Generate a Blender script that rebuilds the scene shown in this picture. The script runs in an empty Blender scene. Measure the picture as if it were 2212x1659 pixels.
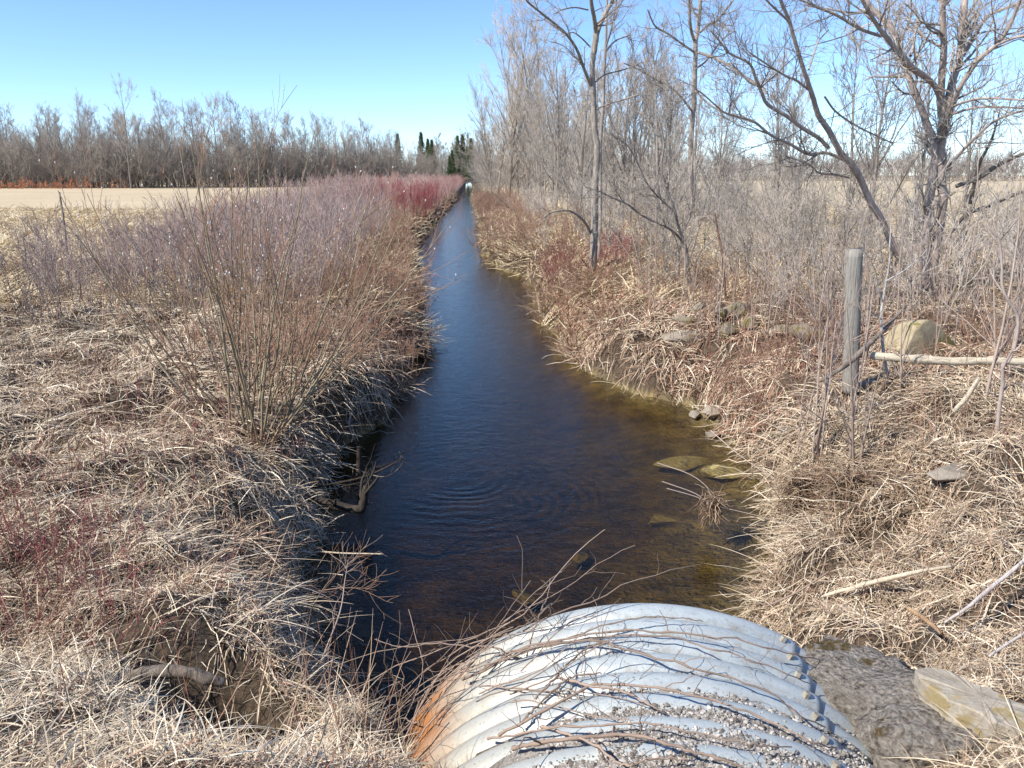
import bpy, math, random
import numpy as np
from mathutils import Vector

C = bpy.context.scene.collection
scene = bpy.context.scene

# ------------------------------------------------------------------ camera, sky, sun, exposure
FOC, PITCH, CAMH = 815.0, math.radians(14.4), 3.3
cam_d = bpy.data.cameras.new('camera')
cam_d.sensor_width = 36.0
cam_d.lens = 36.0 * FOC / 1024.0
cam_d.clip_start, cam_d.clip_end = 0.05, 6000.0
cam = bpy.data.objects.new('camera', cam_d)
cam.location = (0, 0, CAMH)
cam.rotation_euler = (math.radians(90) - PITCH, 0, 0)
C.objects.link(cam)
scene.camera = cam

SUN_EL = math.radians(43)
SUN_AZ = math.radians(240)                      # clockwise from +Y: behind the left shoulder
world = bpy.data.worlds.new('World')
scene.world = world
world.use_nodes = True
wn = world.node_tree
wn.nodes.clear()
sky = wn.nodes.new('ShaderNodeTexSky')
sky.sky_type = 'NISHITA'
sky.sun_disc = False
sky.sun_elevation = SUN_EL
sky.sun_rotation = SUN_AZ
sky.altitude = 3000
sky.air_density = 1.0
sky.dust_density = 0.0
sky.ozone_density = 5.5
bg = wn.nodes.new('ShaderNodeBackground')
bg.inputs['Strength'].default_value = 0.15
wo = wn.nodes.new('ShaderNodeOutputWorld')
wn.links.new(sky.outputs[0], bg.inputs[0])
wn.links.new(bg.outputs[0], wo.inputs[0])

sun_d = bpy.data.lights.new('sun', 'SUN')
sun_d.energy = 4.6
sun_d.angle = math.radians(0.55)
sun_d.color = (1.0, 0.95, 0.87)
sun = bpy.data.objects.new('sun', sun_d)
ts = Vector((math.sin(SUN_AZ) * math.cos(SUN_EL), math.cos(SUN_AZ) * math.cos(SUN_EL), math.sin(SUN_EL)))
sun.rotation_euler = ts.to_track_quat('Z', 'Y').to_euler()
sun.location = (-20, -15, 30)
C.objects.link(sun)

scene.view_settings.view_transform = 'Standard'
scene.view_settings.look = 'None'
scene.view_settings.gamma = 1.0
scene.view_settings.exposure = 0.68
try:
    scene.cycles.max_bounces = 6
    scene.cycles.transparent_max_bounces = 12
    scene.cycles.volume_bounces = 0
    scene.cycles.caustics_reflective = False
    scene.cycles.caustics_refractive = False
except Exception:
    pass

# ------------------------------------------------------------------ helpers
KP = 1024.0 / 2212.0                             # measured on a 2212-wide view of the photograph


def ray(x, y):
    X = (x * KP - 512) / FOC
    Y = -(y * KP - 384) / FOC
    return np.array([X, math.cos(PITCH) + math.sin(PITCH) * Y, -math.sin(PITCH) + math.cos(PITCH) * Y])


def at_z(x, y, z=0.0):
    d = ray(x, y)
    s = (z - CAMH) / d[2]
    return np.array([0, 0, CAMH]) + d * s


def at_d(x, y, D):
    d = ray(x, y)
    return np.array([0, 0, CAMH]) + d * (D / d[1])


def smooth(a, b, x):
    t = np.clip((x - a) / (b - a), 0, 1)
    return t * t * (3 - 2 * t)


def _hash(i, j, s):
    h = (i.astype(np.int64) * 374761393 + j.astype(np.int64) * 668265263 + s * 974634777) & 0xFFFFFFFF
    h = ((h ^ (h >> 13)) * 1274126177) & 0xFFFFFFFF
    h = h ^ (h >> 16)
    return (h & 0xFFFF) / 65535.0


def vn(x, y, s=0):
    x = np.asarray(x, float); y = np.asarray(y, float)
    i, j = np.floor(x), np.floor(y)
    fx, fy = x - i, y - j
    fx = fx * fx * (3 - 2 * fx); fy = fy * fy * (3 - 2 * fy)
    i = i.astype(np.int64); j = j.astype(np.int64)
    a, b, c, d = _hash(i, j, s), _hash(i + 1, j, s), _hash(i, j + 1, s), _hash(i + 1, j + 1, s)
    return (a * (1 - fx) + b * fx) * (1 - fy) + (c * (1 - fx) + d * fx) * fy


def fbm(x, y, s=0, o=3):
    t, a, n = 0, 1.0, 0
    for k in range(o):
        t = t + a * vn(x * 2 ** k + 17.3 * k, y * 2 ** k - 9.1 * k, s + k); n += a; a *= 0.5
    return t / n


def norm(v):
    return v / np.maximum(np.linalg.norm(v, axis=-1, keepdims=True), 1e-9)


def mesh(name, V, F, mat, attrs=None, smooth_shade=True):
    """V (n,3); F list of integer arrays (m,k); attrs: name -> per point floats."""
    me = bpy.data.meshes.new(name)
    V = np.ascontiguousarray(V, dtype=np.float32)
    me.vertices.add(len(V))
    me.vertices.foreach_set('co', V.ravel())
    loops = np.concatenate([f.ravel() for f in F]).astype(np.int32)
    sizes = np.concatenate([np.full(len(f), f.shape[1]) for f in F]).astype(np.int32)
    starts = np.concatenate([[0], np.cumsum(sizes)[:-1]]).astype(np.int32)
    me.loops.add(len(loops))
    me.loops.foreach_set('vertex_index', loops)
    me.polygons.add(len(sizes))
    me.polygons.foreach_set('loop_start', starts)
    me.polygons.foreach_set('loop_total', sizes)
    me.polygons.foreach_set('use_smooth', np.full(len(sizes), bool(smooth_shade)))
    for k, a in (attrs or {}).items():
        at = me.attributes.new(k, 'FLOAT', 'POINT')
        at.data.foreach_set('value', np.ascontiguousarray(a, dtype=np.float32))
    me.update(calc_edges=True)
    me.validate()
    if mat:
        me.materials.append(mat)
    return me


def tube_geo(P, R, sides=3, tone=0.0):
    """P (N,K,3) paths, R (N,K) radii -> verts, quads, tone."""
    N, K, _ = P.shape
    T = norm(np.gradient(P, axis=1))
    mean = norm(P[:, -1] - P[:, 0])
    ref = np.where(np.abs(mean[:, 2:3]) < 0.75, np.array([[0, 0, 1.0]]), np.array([[1.0, 0, 0]]))[:, None, :]
    U = norm(np.cross(T, np.broadcast_to(ref, T.shape)))
    W = np.cross(T, U)
    a = np.arange(sides) * 2 * math.pi / sides
    ring = U[:, :, None, :] * np.cos(a)[:, None] + W[:, :, None, :] * np.sin(a)[:, None]
    V = (P[:, :, None, :] + ring * R[:, :, None, None]).reshape(-1, 3)
    base = (np.arange(N) * K * sides)[:, None, None] + (np.arange(K - 1) * sides)[None, :, None]
    s = np.arange(sides)[None, None, :]
    s2 = (np.arange(sides) + 1)[None, None, :] % sides
    q = np.stack([base + s, base + s2, base + sides + s2, base + sides + s], -1).reshape(-1, 4)
    t = np.repeat(np.broadcast_to(np.asarray(tone, float), (N,)), K * sides)
    return V, q, t


def join(geos):
    V, F, T, o = [], [], [], 0
    for v, f, t in geos:
        V.append(v); F.append(f + o); T.append(t); o += len(v)
    return np.concatenate(V), np.concatenate(F), np.concatenate(T)


def tubes_mesh(name, levels, mat):
    V, F, T = join([tube_geo(P, R, s, t) for P, R, s, t in levels])
    return mesh(name, V, [F], mat, {'tone': T})


def paths(rng, base, dirs, length, K, r0, r1, trop=0.1, wig=0.15, up=(0, 0, 1)):
    """grow N paths from base along dirs with tropism and wiggle."""
    N = len(base)
    P = np.zeros((N, K, 3)); P[:, 0] = base
    d = norm(np.asarray(dirs, float))
    st = (np.broadcast_to(length, (N,)) / (K - 1))[:, None]
    up = np.asarray(up, float)
    for k in range(1, K):
        d = norm(d + trop * up + rng.normal(0, wig, (N, 3)))
        P[:, k] = P[:, k - 1] + d * st
    t = np.linspace(0, 1, K)[None, :]
    R = np.broadcast_to(r0, (N,))[:, None] * (1 - t) + np.broadcast_to(r1, (N,))[:, None] * t
    return P, R


def branch(rng, P, R, n, t0=0.25, t1=0.98, ang=(25, 55), ln=(0.3, 0.6), K=4, rr=0.6, rmin=0.001, tip=0.35,
           trop=0.1, wig=0.15, taper=0.5, absolute=False, upbias=0.0):
    """n side branches on every path of P."""
    N, Kp, _ = P.shape
    idx = np.repeat(np.arange(N), n)
    M = len(idx)
    t = rng.uniform(t0, t1, M)
    k = t * (Kp - 1); i = np.minimum(k.astype(int), Kp - 2); f = (k - i)[:, None]
    base = P[idx, i] * (1 - f) + P[idx, i + 1] * f
    tan = norm(P[idx, i + 1] - P[idx, i])
    r = R[idx, i] * (1 - f[:, 0]) + R[idx, i + 1] * f[:, 0]
    L = np.linalg.norm(np.diff(P, axis=1), axis=2).sum(1)[idx]
    v = rng.normal(0, 1, (M, 3)); v[:, 2] += upbias
    perp = norm(v - (v * tan).sum(1, keepdims=True) * tan)
    a = np.radians(rng.uniform(ang[0], ang[1], M))[:, None]
    d = np.cos(a) * tan + np.sin(a) * perp
    ll = rng.uniform(ln[0], ln[1], M) * (1 if absolute else L) * (1 - taper * t)
    r0 = np.maximum(r * rr, rmin)
    return paths(rng, base, d, ll, K, r0, np.maximum(r0 * tip, rmin * 0.6), trop, wig)


def spline(pts, K):
    """Catmull-Rom through pts (n,d) resampled to K points."""
    p = np.asarray(pts, float)
    p = np.vstack([2 * p[0] - p[1], p, 2 * p[-1] - p[-2]])
    n = len(p) - 3
    u = np.linspace(0, n - 1e-6, K); i = u.astype(int); t = (u - i)[:, None]
    a, b, c, d = p[i], p[i + 1], p[i + 2], p[i + 3]
    return 0.5 * (2 * b + (c - a) * t + (2 * a - 5 * b + 4 * c - d) * t ** 2 + (3 * b - a - 3 * c + d) * t ** 3)


def thing(name, label, cat, loc=(0, 0, 0), rz=0.0, group=None, sc=1.0):
    o = bpy.data.objects.new(name, None)
    o.empty_display_size = 0.2
    C.objects.link(o)
    o.location = loc; o.rotation_euler = (0, 0, rz); o.scale = (sc, sc, sc)
    o['label'] = label; o['category'] = cat
    if group:
        o['group'] = group
    return o


def obj(name, me, parent=None, loc=(0, 0, 0)):
    o = bpy.data.objects.new(name, me)
    C.objects.link(o)
    if parent:
        o.parent = parent
    else:
        o.location = loc
    return o


def tag(o, label, cat, group=None):
    o['label'] = label; o['category'] = cat
    if group:
        o['group'] = group
    return o


def kind(o, k):
    o['kind'] = k
    return o


def dup(root, loc, rz, sc, label=None, group=None):
    r = root.copy(); C.objects.link(r)
    r.location = loc; r.rotation_euler = (0, 0, rz); r.scale = (sc[0], sc[0], sc[1])
    if label:
        r['label'] = label
    if group:
        r['group'] = group
    for ch in list(root.children):
        c = ch.copy(); C.objects.link(c); c.parent = r
        for g in ch.children:
            d = g.copy(); C.objects.link(d); d.parent = c
    return r


# ------------------------------------------------------------------ materials
def new_mat(name):
    m = bpy.data.materials.new(name)
    m.use_nodes = True
    nt = m.node_tree
    b = nt.nodes['Principled BSDF']
    b.inputs['Specular IOR Level'].default_value = 0.25
    b.inputs['Roughness'].default_value = 0.85
    return m, nt, b


def ramp(nt, stops):
    r = nt.nodes.new('ShaderNodeValToRGB')
    e = r.color_ramp.elements
    while len(e) < len(stops):
        e.new(0.5)
    for k, (p, c) in enumerate(stops):
        e[k].position = p; e[k].color = (*c, 1)
    return r


def attr(nt, name):
    a = nt.nodes.new('ShaderNodeAttribute'); a.attribute_name = name
    return a.outputs['Fac']


def mixc(nt, fac, a, b, mode='MIX'):
    m = nt.nodes.new('ShaderNodeMix'); m.data_type = 'RGBA'; m.blend_type = mode
    if isinstance(fac, (int, float)):
        m.inputs[0].default_value = fac
    else:
        nt.links.new(fac, m.inputs[0])
    for s, v in ((6, a), (7, b)):
        if isinstance(v, tuple):
            m.inputs[s].default_value = (*v, 1)
        else:
            nt.links.new(v, m.inputs[s])
    return m.outputs[2]


def math_n(nt, op, a, b=0.0, clamp=False):
    m = nt.nodes.new('ShaderNodeMath'); m.operation = op; m.use_clamp = clamp
    for s, v in ((0, a), (1, b)):
        if isinstance(v, (int, float)):
            m.inputs[s].default_value = v
        else:
            nt.links.new(v, m.inputs[s])
    return m.outputs[0]


def noise(nt, scale, detail=4, rough=0.6, coord='Object', stretch=None):
    tc = nt.nodes.new('ShaderNodeTexCoord')
    n = nt.nodes.new('ShaderNodeTexNoise')
    n.inputs['Scale'].default_value = scale
    n.inputs['Detail'].default_value = detail
    n.inputs['Roughness'].default_value = rough
    if stretch:
        mp = nt.nodes.new('ShaderNodeMapping')
        mp.inputs['Scale'].default_value = stretch
        nt.links.new(tc.outputs[coord], mp.inputs[0]); nt.links.new(mp.outputs[0], n.inputs['Vector'])
    else:
        nt.links.new(tc.outputs[coord], n.inputs['Vector'])
    return n.outputs['Fac']


def bump(nt, h, strength, dist, b):
    n = nt.nodes.new('ShaderNodeBump')
    n.inputs['Strength'].default_value = strength
    n.inputs['Distance'].default_value = dist
    nt.links.new(h, n.inputs['Height'])
    nt.links.new(n.outputs[0], b.inputs['Normal'])
    return n


def twig_mat(name, old, young, vary=0.25):
    """bark colour from old wood to young shoots, each plant a little lighter or darker."""
    m, nt, b = new_mat(name)
    c = mixc(nt, attr(nt, 'tone'), old, young)
    oi = nt.nodes.new('ShaderNodeObjectInfo')
    v = math_n(nt, 'ADD', math_n(nt, 'MULTIPLY', oi.outputs['Random'], 2 * vary), 1 - vary)
    n = noise(nt, 9.0, 2)
    v2 = math_n(nt, 'ADD', math_n(nt, 'MULTIPLY', n, 0.7), 0.65)
    hs = nt.nodes.new('ShaderNodeHueSaturation')
    nt.links.new(c, hs.inputs['Color'])
    nt.links.new(math_n(nt, 'MULTIPLY', v, v2), hs.inputs['Value'])
    nt.links.new(hs.outputs[0], b.inputs['Base Color'])
    b.inputs['Roughness'].default_value = 0.7
    return m


def bark_mat(name, c1, c2, scale=14, moss=None):
    m, nt, b = new_mat(name)
    n = noise(nt, scale, 6, 0.7, stretch=(1, 1, 0.25))
    r = ramp(nt, [(0.3, c1), (0.7, c2)])
    nt.links.new(n, r.inputs[0])
    col = r.outputs[0]
    if moss:
        n2 = noise(nt, 1.1, 3)
        r2 = ramp(nt, [(0.56, (0, 0, 0)), (0.72, (1, 1, 1))])
        nt.links.new(n2, r2.inputs[0])
        col = mixc(nt, r2.outputs[0], col, moss)
    nt.links.new(col, b.inputs['Base Color'])
    bump(nt, n, 0.9, 0.02, b)
    return m


def grass_mat(name, stops, red=(0.28, 0.11, 0.06)):
    m, nt, b = new_mat(name)
    r = ramp(nt, stops)
    nt.links.new(attr(nt, 'tone'), r.inputs[0])
    c = mixc(nt, attr(nt, 'red'), r.outputs[0], red)
    nt.links.new(c, b.inputs['Base Color'])
    b.inputs['Roughness'].default_value = 0.6
    b.inputs['Specular IOR Level'].default_value = 0.35
    return m


STRAW = [(0.0, (0.07, 0.048, 0.03)), (0.25, (0.22, 0.16, 0.105)), (0.48, (0.43, 0.34, 0.23)), (0.72, (0.60, 0.49, 0.345)),
         (1.0, (0.78, 0.68, 0.52))]
M_straw = grass_mat('straw', STRAW)
M_field = grass_mat('field_straw', [(0.0, (0.22, 0.16, 0.09)), (0.4, (0.44, 0.34, 0.20)), (1.0, (0.66, 0.55, 0.36))])
M_weed = grass_mat('weed_stalk', [(0.0, (0.12, 0.07, 0.05)), (0.5, (0.26, 0.16, 0.10)), (1.0, (0.45, 0.33, 0.22))], (0.22, 0.06, 0.05))
M_osier = twig_mat('osier_bark', (0.36, 0.31, 0.275), (0.35, 0.245, 0.22), 0.4)
M_dogwood = twig_mat('dogwood_bark', (0.22, 0.095, 0.085), (0.30, 0.07, 0.075))
M_orange = twig_mat('orange_bark', (0.34, 0.15, 0.08), (0.42, 0.15, 0.07))
M_rust_twig = twig_mat('meadow_stem', (0.25, 0.165, 0.115), (0.34, 0.205, 0.14), 0.35)
M_willow = twig_mat('willow_bark', (0.25, 0.215, 0.135), (0.33, 0.165, 0.105))
M_grey = twig_mat('grey_twig', (0.23, 0.195, 0.16), (0.47, 0.41, 0.35), 0.35)
M_sapling = twig_mat('sapling_bark', (0.34, 0.27, 0.22), (0.36, 0.27, 0.22))
M_wood = twig_mat('far_bark', (0.25, 0.215, 0.18), (0.43, 0.38, 0.33), 0.25)
M_pale = twig_mat('pale_far_bark', (0.42, 0.38, 0.31), (0.42, 0.36, 0.29))
M_vine = twig_mat('vine_bark', (0.27, 0.20, 0.155), (0.25, 0.185, 0.14))
M_bark = bark_mat('tree_bark', (0.14, 0.115, 0.095), (0.42, 0.36, 0.31))
M_bark_moss = bark_mat('mossy_tree_bark', (0.13, 0.11, 0.09), (0.42, 0.365, 0.31), 18, (0.22, 0.19, 0.09))
M_bark_pink = bark_mat('smooth_tree_bark', (0.23, 0.18, 0.15), (0.50, 0.41, 0.355), 9)
M_log = bark_mat('dead_log', (0.09, 0.07, 0.055), (0.30, 0.25, 0.20), 16)
M_wet = bark_mat('wet_log', (0.015, 0.012, 0.01), (0.075, 0.06, 0.048), 24)
M_needle = twig_mat('needle', (0.07, 0.105, 0.05), (0.105, 0.155, 0.06))

# ------------------------------------------------------------------ the ground's shape
LP = np.array([(-0.45, 3.6), (-0.8, 4.22), (-1.24, 4.98), (-1.49, 5.65), (-1.8, 6.5), (-1.79, 7.17), (-1.93, 7.61), (-2.11, 9.1), (-1.97, 9.97),
               (-1.57, 10.78), (-1.45, 12.26), (-1.7, 14.16), (-1.52, 15.34), (-1.75, 18.35), (-2.28, 22.74), (-3.13, 29.73),
               (-3.97, 35.05), (-4.27, 39.75), (-4.62, 49.69), (-5.2, 66.08), (-7.1, 117.05), (-12.5, 224.13), (-21.07, 398.0)])
RP = np.array([(1.45, 3.0), (1.6, 4.4), (1.72, 5.2), (1.84, 5.65), (1.99, 5.94), (2.36, 6.5), (2.58, 7.17), (2.68, 8.09), (2.75, 9.26), (2.61, 10.36),
               (2.54, 11.48), (1.76, 12.26), (1.16, 13.81), (0.77, 15.78), (0.57, 18.35), (0.43, 21.88), (0.21, 26.98),
               (-1.17, 31.32), (-1.59, 37.26), (-2.59, 59.55), (-4.9, 98.19), (-10.64, 224.13), (-19.31, 398.0)])
LP[:, 0] -= np.interp(LP[:, 1], [3.6, 4.5, 6, 8.5, 12, 20, 60, 100], [0.0, 0.15, 0.12, 0.0, 0.22, 0.4, 0.5, 0.4])
RP[:, 0] += np.interp(RP[:, 1], [5, 7, 12, 20, 60, 100], [0, 0, 0.15, 0.3, 0.35, 0.2])
PA = np.array([0.095, 1.0]) / math.hypot(0.095, 1.0)      # culvert axis
PC, PR = np.array([0.75, 3.78]), 1.45
PZ = -0.30


def xl_of(y):
    return np.interp(y, LP[:, 1], LP[:, 0]) + (vn(y * 1.7, y * 0 + 3, 5) - 0.5) * 0.22 * np.clip(y / 10, 0.4, 2.5)


def xr_of(y):
    return np.interp(y, RP[:, 1], RP[:, 0]) + (vn(y * 1.7, y * 0 + 8, 6) - 0.5) * 0.22 * np.clip(y / 10, 0.4, 2.5)


def pipe_uv(x, y):
    u = (x - PC[0]) * PA[1] - (y - PC[1]) * PA[0]
    v = (x - PC[0]) * PA[0] + (y - PC[1]) * PA[1]
    return u, v


def ground_z(x, y):
    x = np.asarray(x, float); y = np.asarray(y, float)
    xl, xr = xl_of(y), xr_of(y)
    dl, dr = xl - x, x - xr
    zl = 0.93 * (1 - np.exp(-np.maximum(dl, 0) / np.interp(y, [4, 6, 16, 30], [0.5, 0.38, 0.4, 0.6])))
    zr = 1.12 * (1 - np.exp(-np.maximum(dr, 0) / np.interp(y, [5, 7, 12, 16], [0.8, 0.55, 0.8, 1.0])))
    din = np.maximum(np.minimum(-dl, -dr), 0)
    dleft, dright = np.maximum(-dl, 0), np.maximum(-dr, 0)
    shallow = np.interp(y, [5.0, 6.5, 11, 13], [0.7, 2.0, 2.3, 0.8])
    dep = 0.55 * (1 - np.exp(-np.minimum(dleft / 0.35, dright / shallow)))
    dep = dep + 0.10 * (fbm(x * 1.6, y * 1.6, 40) - 0.5) * np.clip(din / 0.3, 0, 1)
    out = np.maximum(dl, dr)
    tus = np.clip(out / 0.5, 0, 1)
    near = np.interp(y, [0, 12, 30], [1, 1, 0.5])
    lump = (fbm(x * 1.1, y * 1.1, 3) - 0.5) * 0.34 + near * ((vn(x * 2.6, y * 2.6, 9) - 0.5) * 0.22 + (vn(x * 6, y * 6, 19) - 0.5) * 0.09)
    fade = np.interp(y, [0, 25, 60, 400], [1, 1, 0.8, 0.5])
    bank = np.where(dl > 0, zl, np.where(dr > 0, zr, -dep)) + tus * lump * fade
    hummock = np.clip(1 - np.abs(out - 0.35) / 0.45, 0, 1) * (vn(x * 0.9, y * 0.9, 21) - 0.35) * 0.55
    bank = bank + np.where(out > 0, hummock, 0)
    # the road embankment at our feet
    e_mid = 1.75 - 0.80 * (y + 0.16 + 0.35 * (vn(x * 2.3, y * 0 + 2, 33) - 0.5) * smooth(-0.2, 0.3, x) - 1.9 - 0.10 * smooth(0.2, -0.6, x))
    e_left = 1.58 - 0.42 * (y - 2.0)
    e_right = 1.40 - 0.40 * (y - 2.2)
    e = e_mid + smooth(-0.9, -2.0, x) * (e_left - e_mid)
    e = e + smooth(1.5, 2.4, x) * (e_right - e)
    e = np.minimum(e, 1.7) + (fbm(x * 2.1, y * 2.1, 13) - 0.5) * 0.12
    hol = 0.6 * np.exp(-(((x + 1.42) / 0.42) ** 2 + ((y - 3.62) / 0.24) ** 2)) + 0.5 * np.exp(-(((x - 2.85) / 0.3) ** 2 + ((y - 5.75) / 0.22) ** 2))
    e = e - hol
    z = np.where(y < 7.5, np.maximum(bank - hol, e), bank)
    # gravel washed into the culvert's valleys
    u, v = pipe_uv(x, y)
    pz = PZ + np.sqrt(np.maximum(PR ** 2 - u ** 2, 0.0))
    off = np.interp(y, [2.3, 2.6, 2.9, 3.05, 3.25, 3.45], [0.02, 0.012, 0.004, -0.012, -0.032, -0.10])
    g = pz + off + (vn(x * 9, y * 9, 31) - 0.5) * 0.022
    z = np.where((np.abs(u) < 0.85) & (y < 3.45) & (y > 1.8), np.maximum(z, g), z)
    z = np.where((u > -1.42) & (u < 0.5) & (v > -0.15) & (y < 5) & (z > -0.2), np.minimum(z, np.where(u < -0.9, 0.05, -0.45)), z)
    z = np.where((np.abs(u) < 1.40) & (v > -0.42) & (v <= -0.15), np.minimum(z, pz - 0.12), z)
    return z


def gz(x, y):
    return float(ground_z(np.array([x]), np.array([y]))[0])


def on_ground(x, y, h=0.0):
    """the point of the ground (raised by h) seen at x, y of the photograph"""
    z = 0.6
    for _ in range(25):
        p = at_z(x, y, z)
        z = 0.6 * z + 0.4 * (max(gz(p[0], p[1]), 0.0) + h)
    return at_z(x, y, z)


# ------------------------------------------------------------------ ground sheet
def grid_axis(*segs):
    a = [np.array([segs[0][0]])]
    for lo, hi, n, g in segs:
        t = np.linspace(0, 1, n + 1)[1:]
        if g:
            t = (g ** t - 1) / (g - 1)
        a.append(lo + (hi - lo) * t)
    return np.concatenate(a)


gx = grid_axis((-1500, -25, 26, 1 / 400.0), (-25, -6, 64, 0), (-6, 5, 190, 0), (5, 22, 70, 0), (22, 1500, 26, 400.0))
gy = grid_axis((-60, 0.5, 14, 0), (0.5, 3.6, 90, 0), (3.6, 14, 170, 0), (14, 60, 170, 5.0), (60, 420, 90, 8.0), (420, 3000, 16, 10.0))
GX, GY = np.meshgrid(gx, gy)
GZ = ground_z(GX, GY)
nx, ny = len(gx), len(gy)
ii = (np.arange(ny - 1)[:, None] * nx + np.arange(nx - 1)[None, :]).ravel()
quads = np.stack([ii, ii + 1, ii + nx + 1, ii + nx], 1)

m, nt, b = new_mat('thatch_and_soil')
n1 = noise(nt, 22, 6, 0.7)
n2 = noise(nt, 1.3, 5, 0.6)
n3 = noise(nt, 0.05, 4, 0.6)
n4 = noise(nt, 5.0, 6, 0.75, stretch=(1, 0.25, 1))
r1 = ramp(nt, [(0.3, (0.035, 0.026, 0.018)), (0.7, (0.14, 0.10, 0.065))])
nt.links.new(n1, r1.inputs[0])
r2 = ramp(nt, [(0.3, (0.36, 0.28, 0.17)), (0.5, (0.50, 0.40, 0.26)), (0.75, (0.60, 0.50, 0.33))])
nt.links.new(math_n(nt, 'ADD', math_n(nt, 'MULTIPLY', n3, 0.5), math_n(nt, 'MULTIPLY', n4, 0.5)), r2.inputs[0])
c = mixc(nt, attr(nt, 'far'), r1.outputs[0], r2.outputs[0])
# the stream bed: brown silt, ochre stones where it is shallow
n5 = noise(nt, 2.2, 5, 0.65)
rb = ramp(nt, [(0.3, (0.08, 0.06, 0.035)), (0.48, (0.19, 0.145, 0.07)), (0.6, (0.32, 0.25, 0.11)), (0.75, (0.16, 0.12, 0.055))])
nt.links.new(n5, rb.inputs[0])
c = mixc(nt, attr(nt, 'bed'), c, rb.outputs[0])
rg = ramp(nt, [(0.35, (0.20, 0.18, 0.16)), (0.65, (0.42, 0.39, 0.35))])
nt.links.new(noise(nt, 60, 3, 0.7), rg.inputs[0])
c = mixc(nt, attr(nt, 'grit'), c, rg.outputs[0])
nt.links.new(c, b.inputs['Base Color'])
bump(nt, n1, 0.8, 0.03, b)
b.inputs['Roughness'].default_value = 0.95
dout = np.maximum(xl_of(GY) - GX, GX - xr_of(GY))
far = smooth(16, 34, np.hypot(GX, GY)) * smooth(1.0, 3.0, dout)
bed = smooth(0.06, -0.02, GZ)
uu, vv = pipe_uv(GX, GY)
grit = smooth(1.0, 0.7, np.abs(uu - 0.12)) * smooth(3.7, 3.4, GY)
grit = np.maximum(grit, smooth(1.0, 0.5, GY))
me = mesh('ground', np.stack([GX, GY, GZ], -1).reshape(-1, 3), [quads], m,
          {'far': far.ravel(), 'bed': bed.ravel(), 'grit': grit.ravel()})
kind(obj('ground', me), 'structure')

# ------------------------------------------------------------------ water
wy = np.concatenate([np.linspace(2.6, 14, 58), 14 + (400 - 14) * (np.linspace(0, 1, 60)[1:] ** 2)])
wc = (np.interp(wy, LP[:, 1], LP[:, 0]), np.interp(wy, RP[:, 1], RP[:, 0]))
wl, wr = wc[0] - 0.9, wc[1] + 0.9
NW = len(wy)
V = np.concatenate([np.stack([wl, wy, 0 * wy], 1), np.stack([wr, wy, 0 * wy], 1),
                    np.stack([wl, wy, 0 * wy - 1.6], 1), np.stack([wr, wy, 0 * wy - 1.6], 1)])
k = np.arange(NW - 1)
q = np.concatenate([np.stack([k, k + NW, k + NW + 1, k + 1], 1),
                    np.stack([k + 2 * NW, k + 2 * NW + 1, k + 3 * NW + 1, k + 3 * NW], 1),
                    np.stack([k, k + 1, k + 2 * NW + 1, k + 2 * NW], 1),
                    np.stack([k + NW, k + 3 * NW, k + 3 * NW + 1, k + NW + 1], 1),
                    np.array([[0, 2 * NW, 3 * NW, NW], [NW - 1, 2 * NW - 1, 4 * NW - 1, 3 * NW - 1]])])
m = bpy.data.materials.new('stream_water')
m.use_nodes = True
nt = m.node_tree
nt.nodes.clear()
out = nt.nodes.new('ShaderNodeOutputMaterial')
tr = nt.nodes.new('ShaderNodeBsdfTransparent')
tr.inputs[0].default_value = (0.97, 0.96, 0.93, 1)
gl = nt.nodes.new('ShaderNodeBsdfGlossy')
gl.inputs['Roughness'].default_value = 0.04
fr = nt.nodes.new('ShaderNodeFresnel'); fr.inputs['IOR'].default_value = 1.34
mx = nt.nodes.new('ShaderNodeMixShader')
tc = nt.nodes.new('ShaderNodeTexCoord')


def wave_noise(scale, st, detail=3, dist=0.0):
    mp = nt.nodes.new('ShaderNodeMapping'); mp.inputs['Scale'].default_value = st
    n = nt.nodes.new('ShaderNodeTexNoise')
    n.inputs['Scale'].default_value = scale; n.inputs['Detail'].default_value = detail
    n.inputs['Distortion'].default_value = dist
    nt.links.new(tc.outputs['Object'], mp.inputs[0]); nt.links.new(mp.outputs[0], n.inputs['Vector'])
    return n.outputs['Fac']


def rings(cx, cy, freq, inner, outer, amp):
    """a train of small curved ripples round a point of the stream"""
    mp = nt.nodes.new('ShaderNodeMapping'); mp.inputs['Location'].default_value = (-cx, -cy, 0)
    nt.links.new(tc.outputs['Object'], mp.inputs[0])
    ln = nt.nodes.new('ShaderNodeVectorMath'); ln.operation = 'LENGTH'
    nt.links.new(mp.outputs[0], ln.inputs[0])
    d = math_n(nt, 'ADD', ln.outputs['Value'], math_n(nt, 'MULTIPLY', wave_noise(1.2, (1, 1, 1), 2), 0.35))
    s = math_n(nt, 'SINE', math_n(nt, 'MULTIPLY', d, freq))
    mr = nt.nodes.new('ShaderNodeMapRange'); mr.inputs[1].default_value = inner; mr.inputs[2].default_value = outer
    mr.inputs[3].default_value = 1; mr.inputs[4].default_value = 0
    nt.links.new(ln.outputs['Value'], mr.inputs[0])
    patch = ramp(nt, [(0.42, (0, 0, 0)), (0.6, (1, 1, 1))])
    nt.links.new(wave_noise(0.9, (1, 1, 1), 1), patch.inputs[0])
    return math_n(nt, 'MULTIPLY', math_n(nt, 'MULTIPLY', math_n(nt, 'MULTIPLY', s, mr.outputs[0]), patch.outputs[0]), amp)


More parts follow.
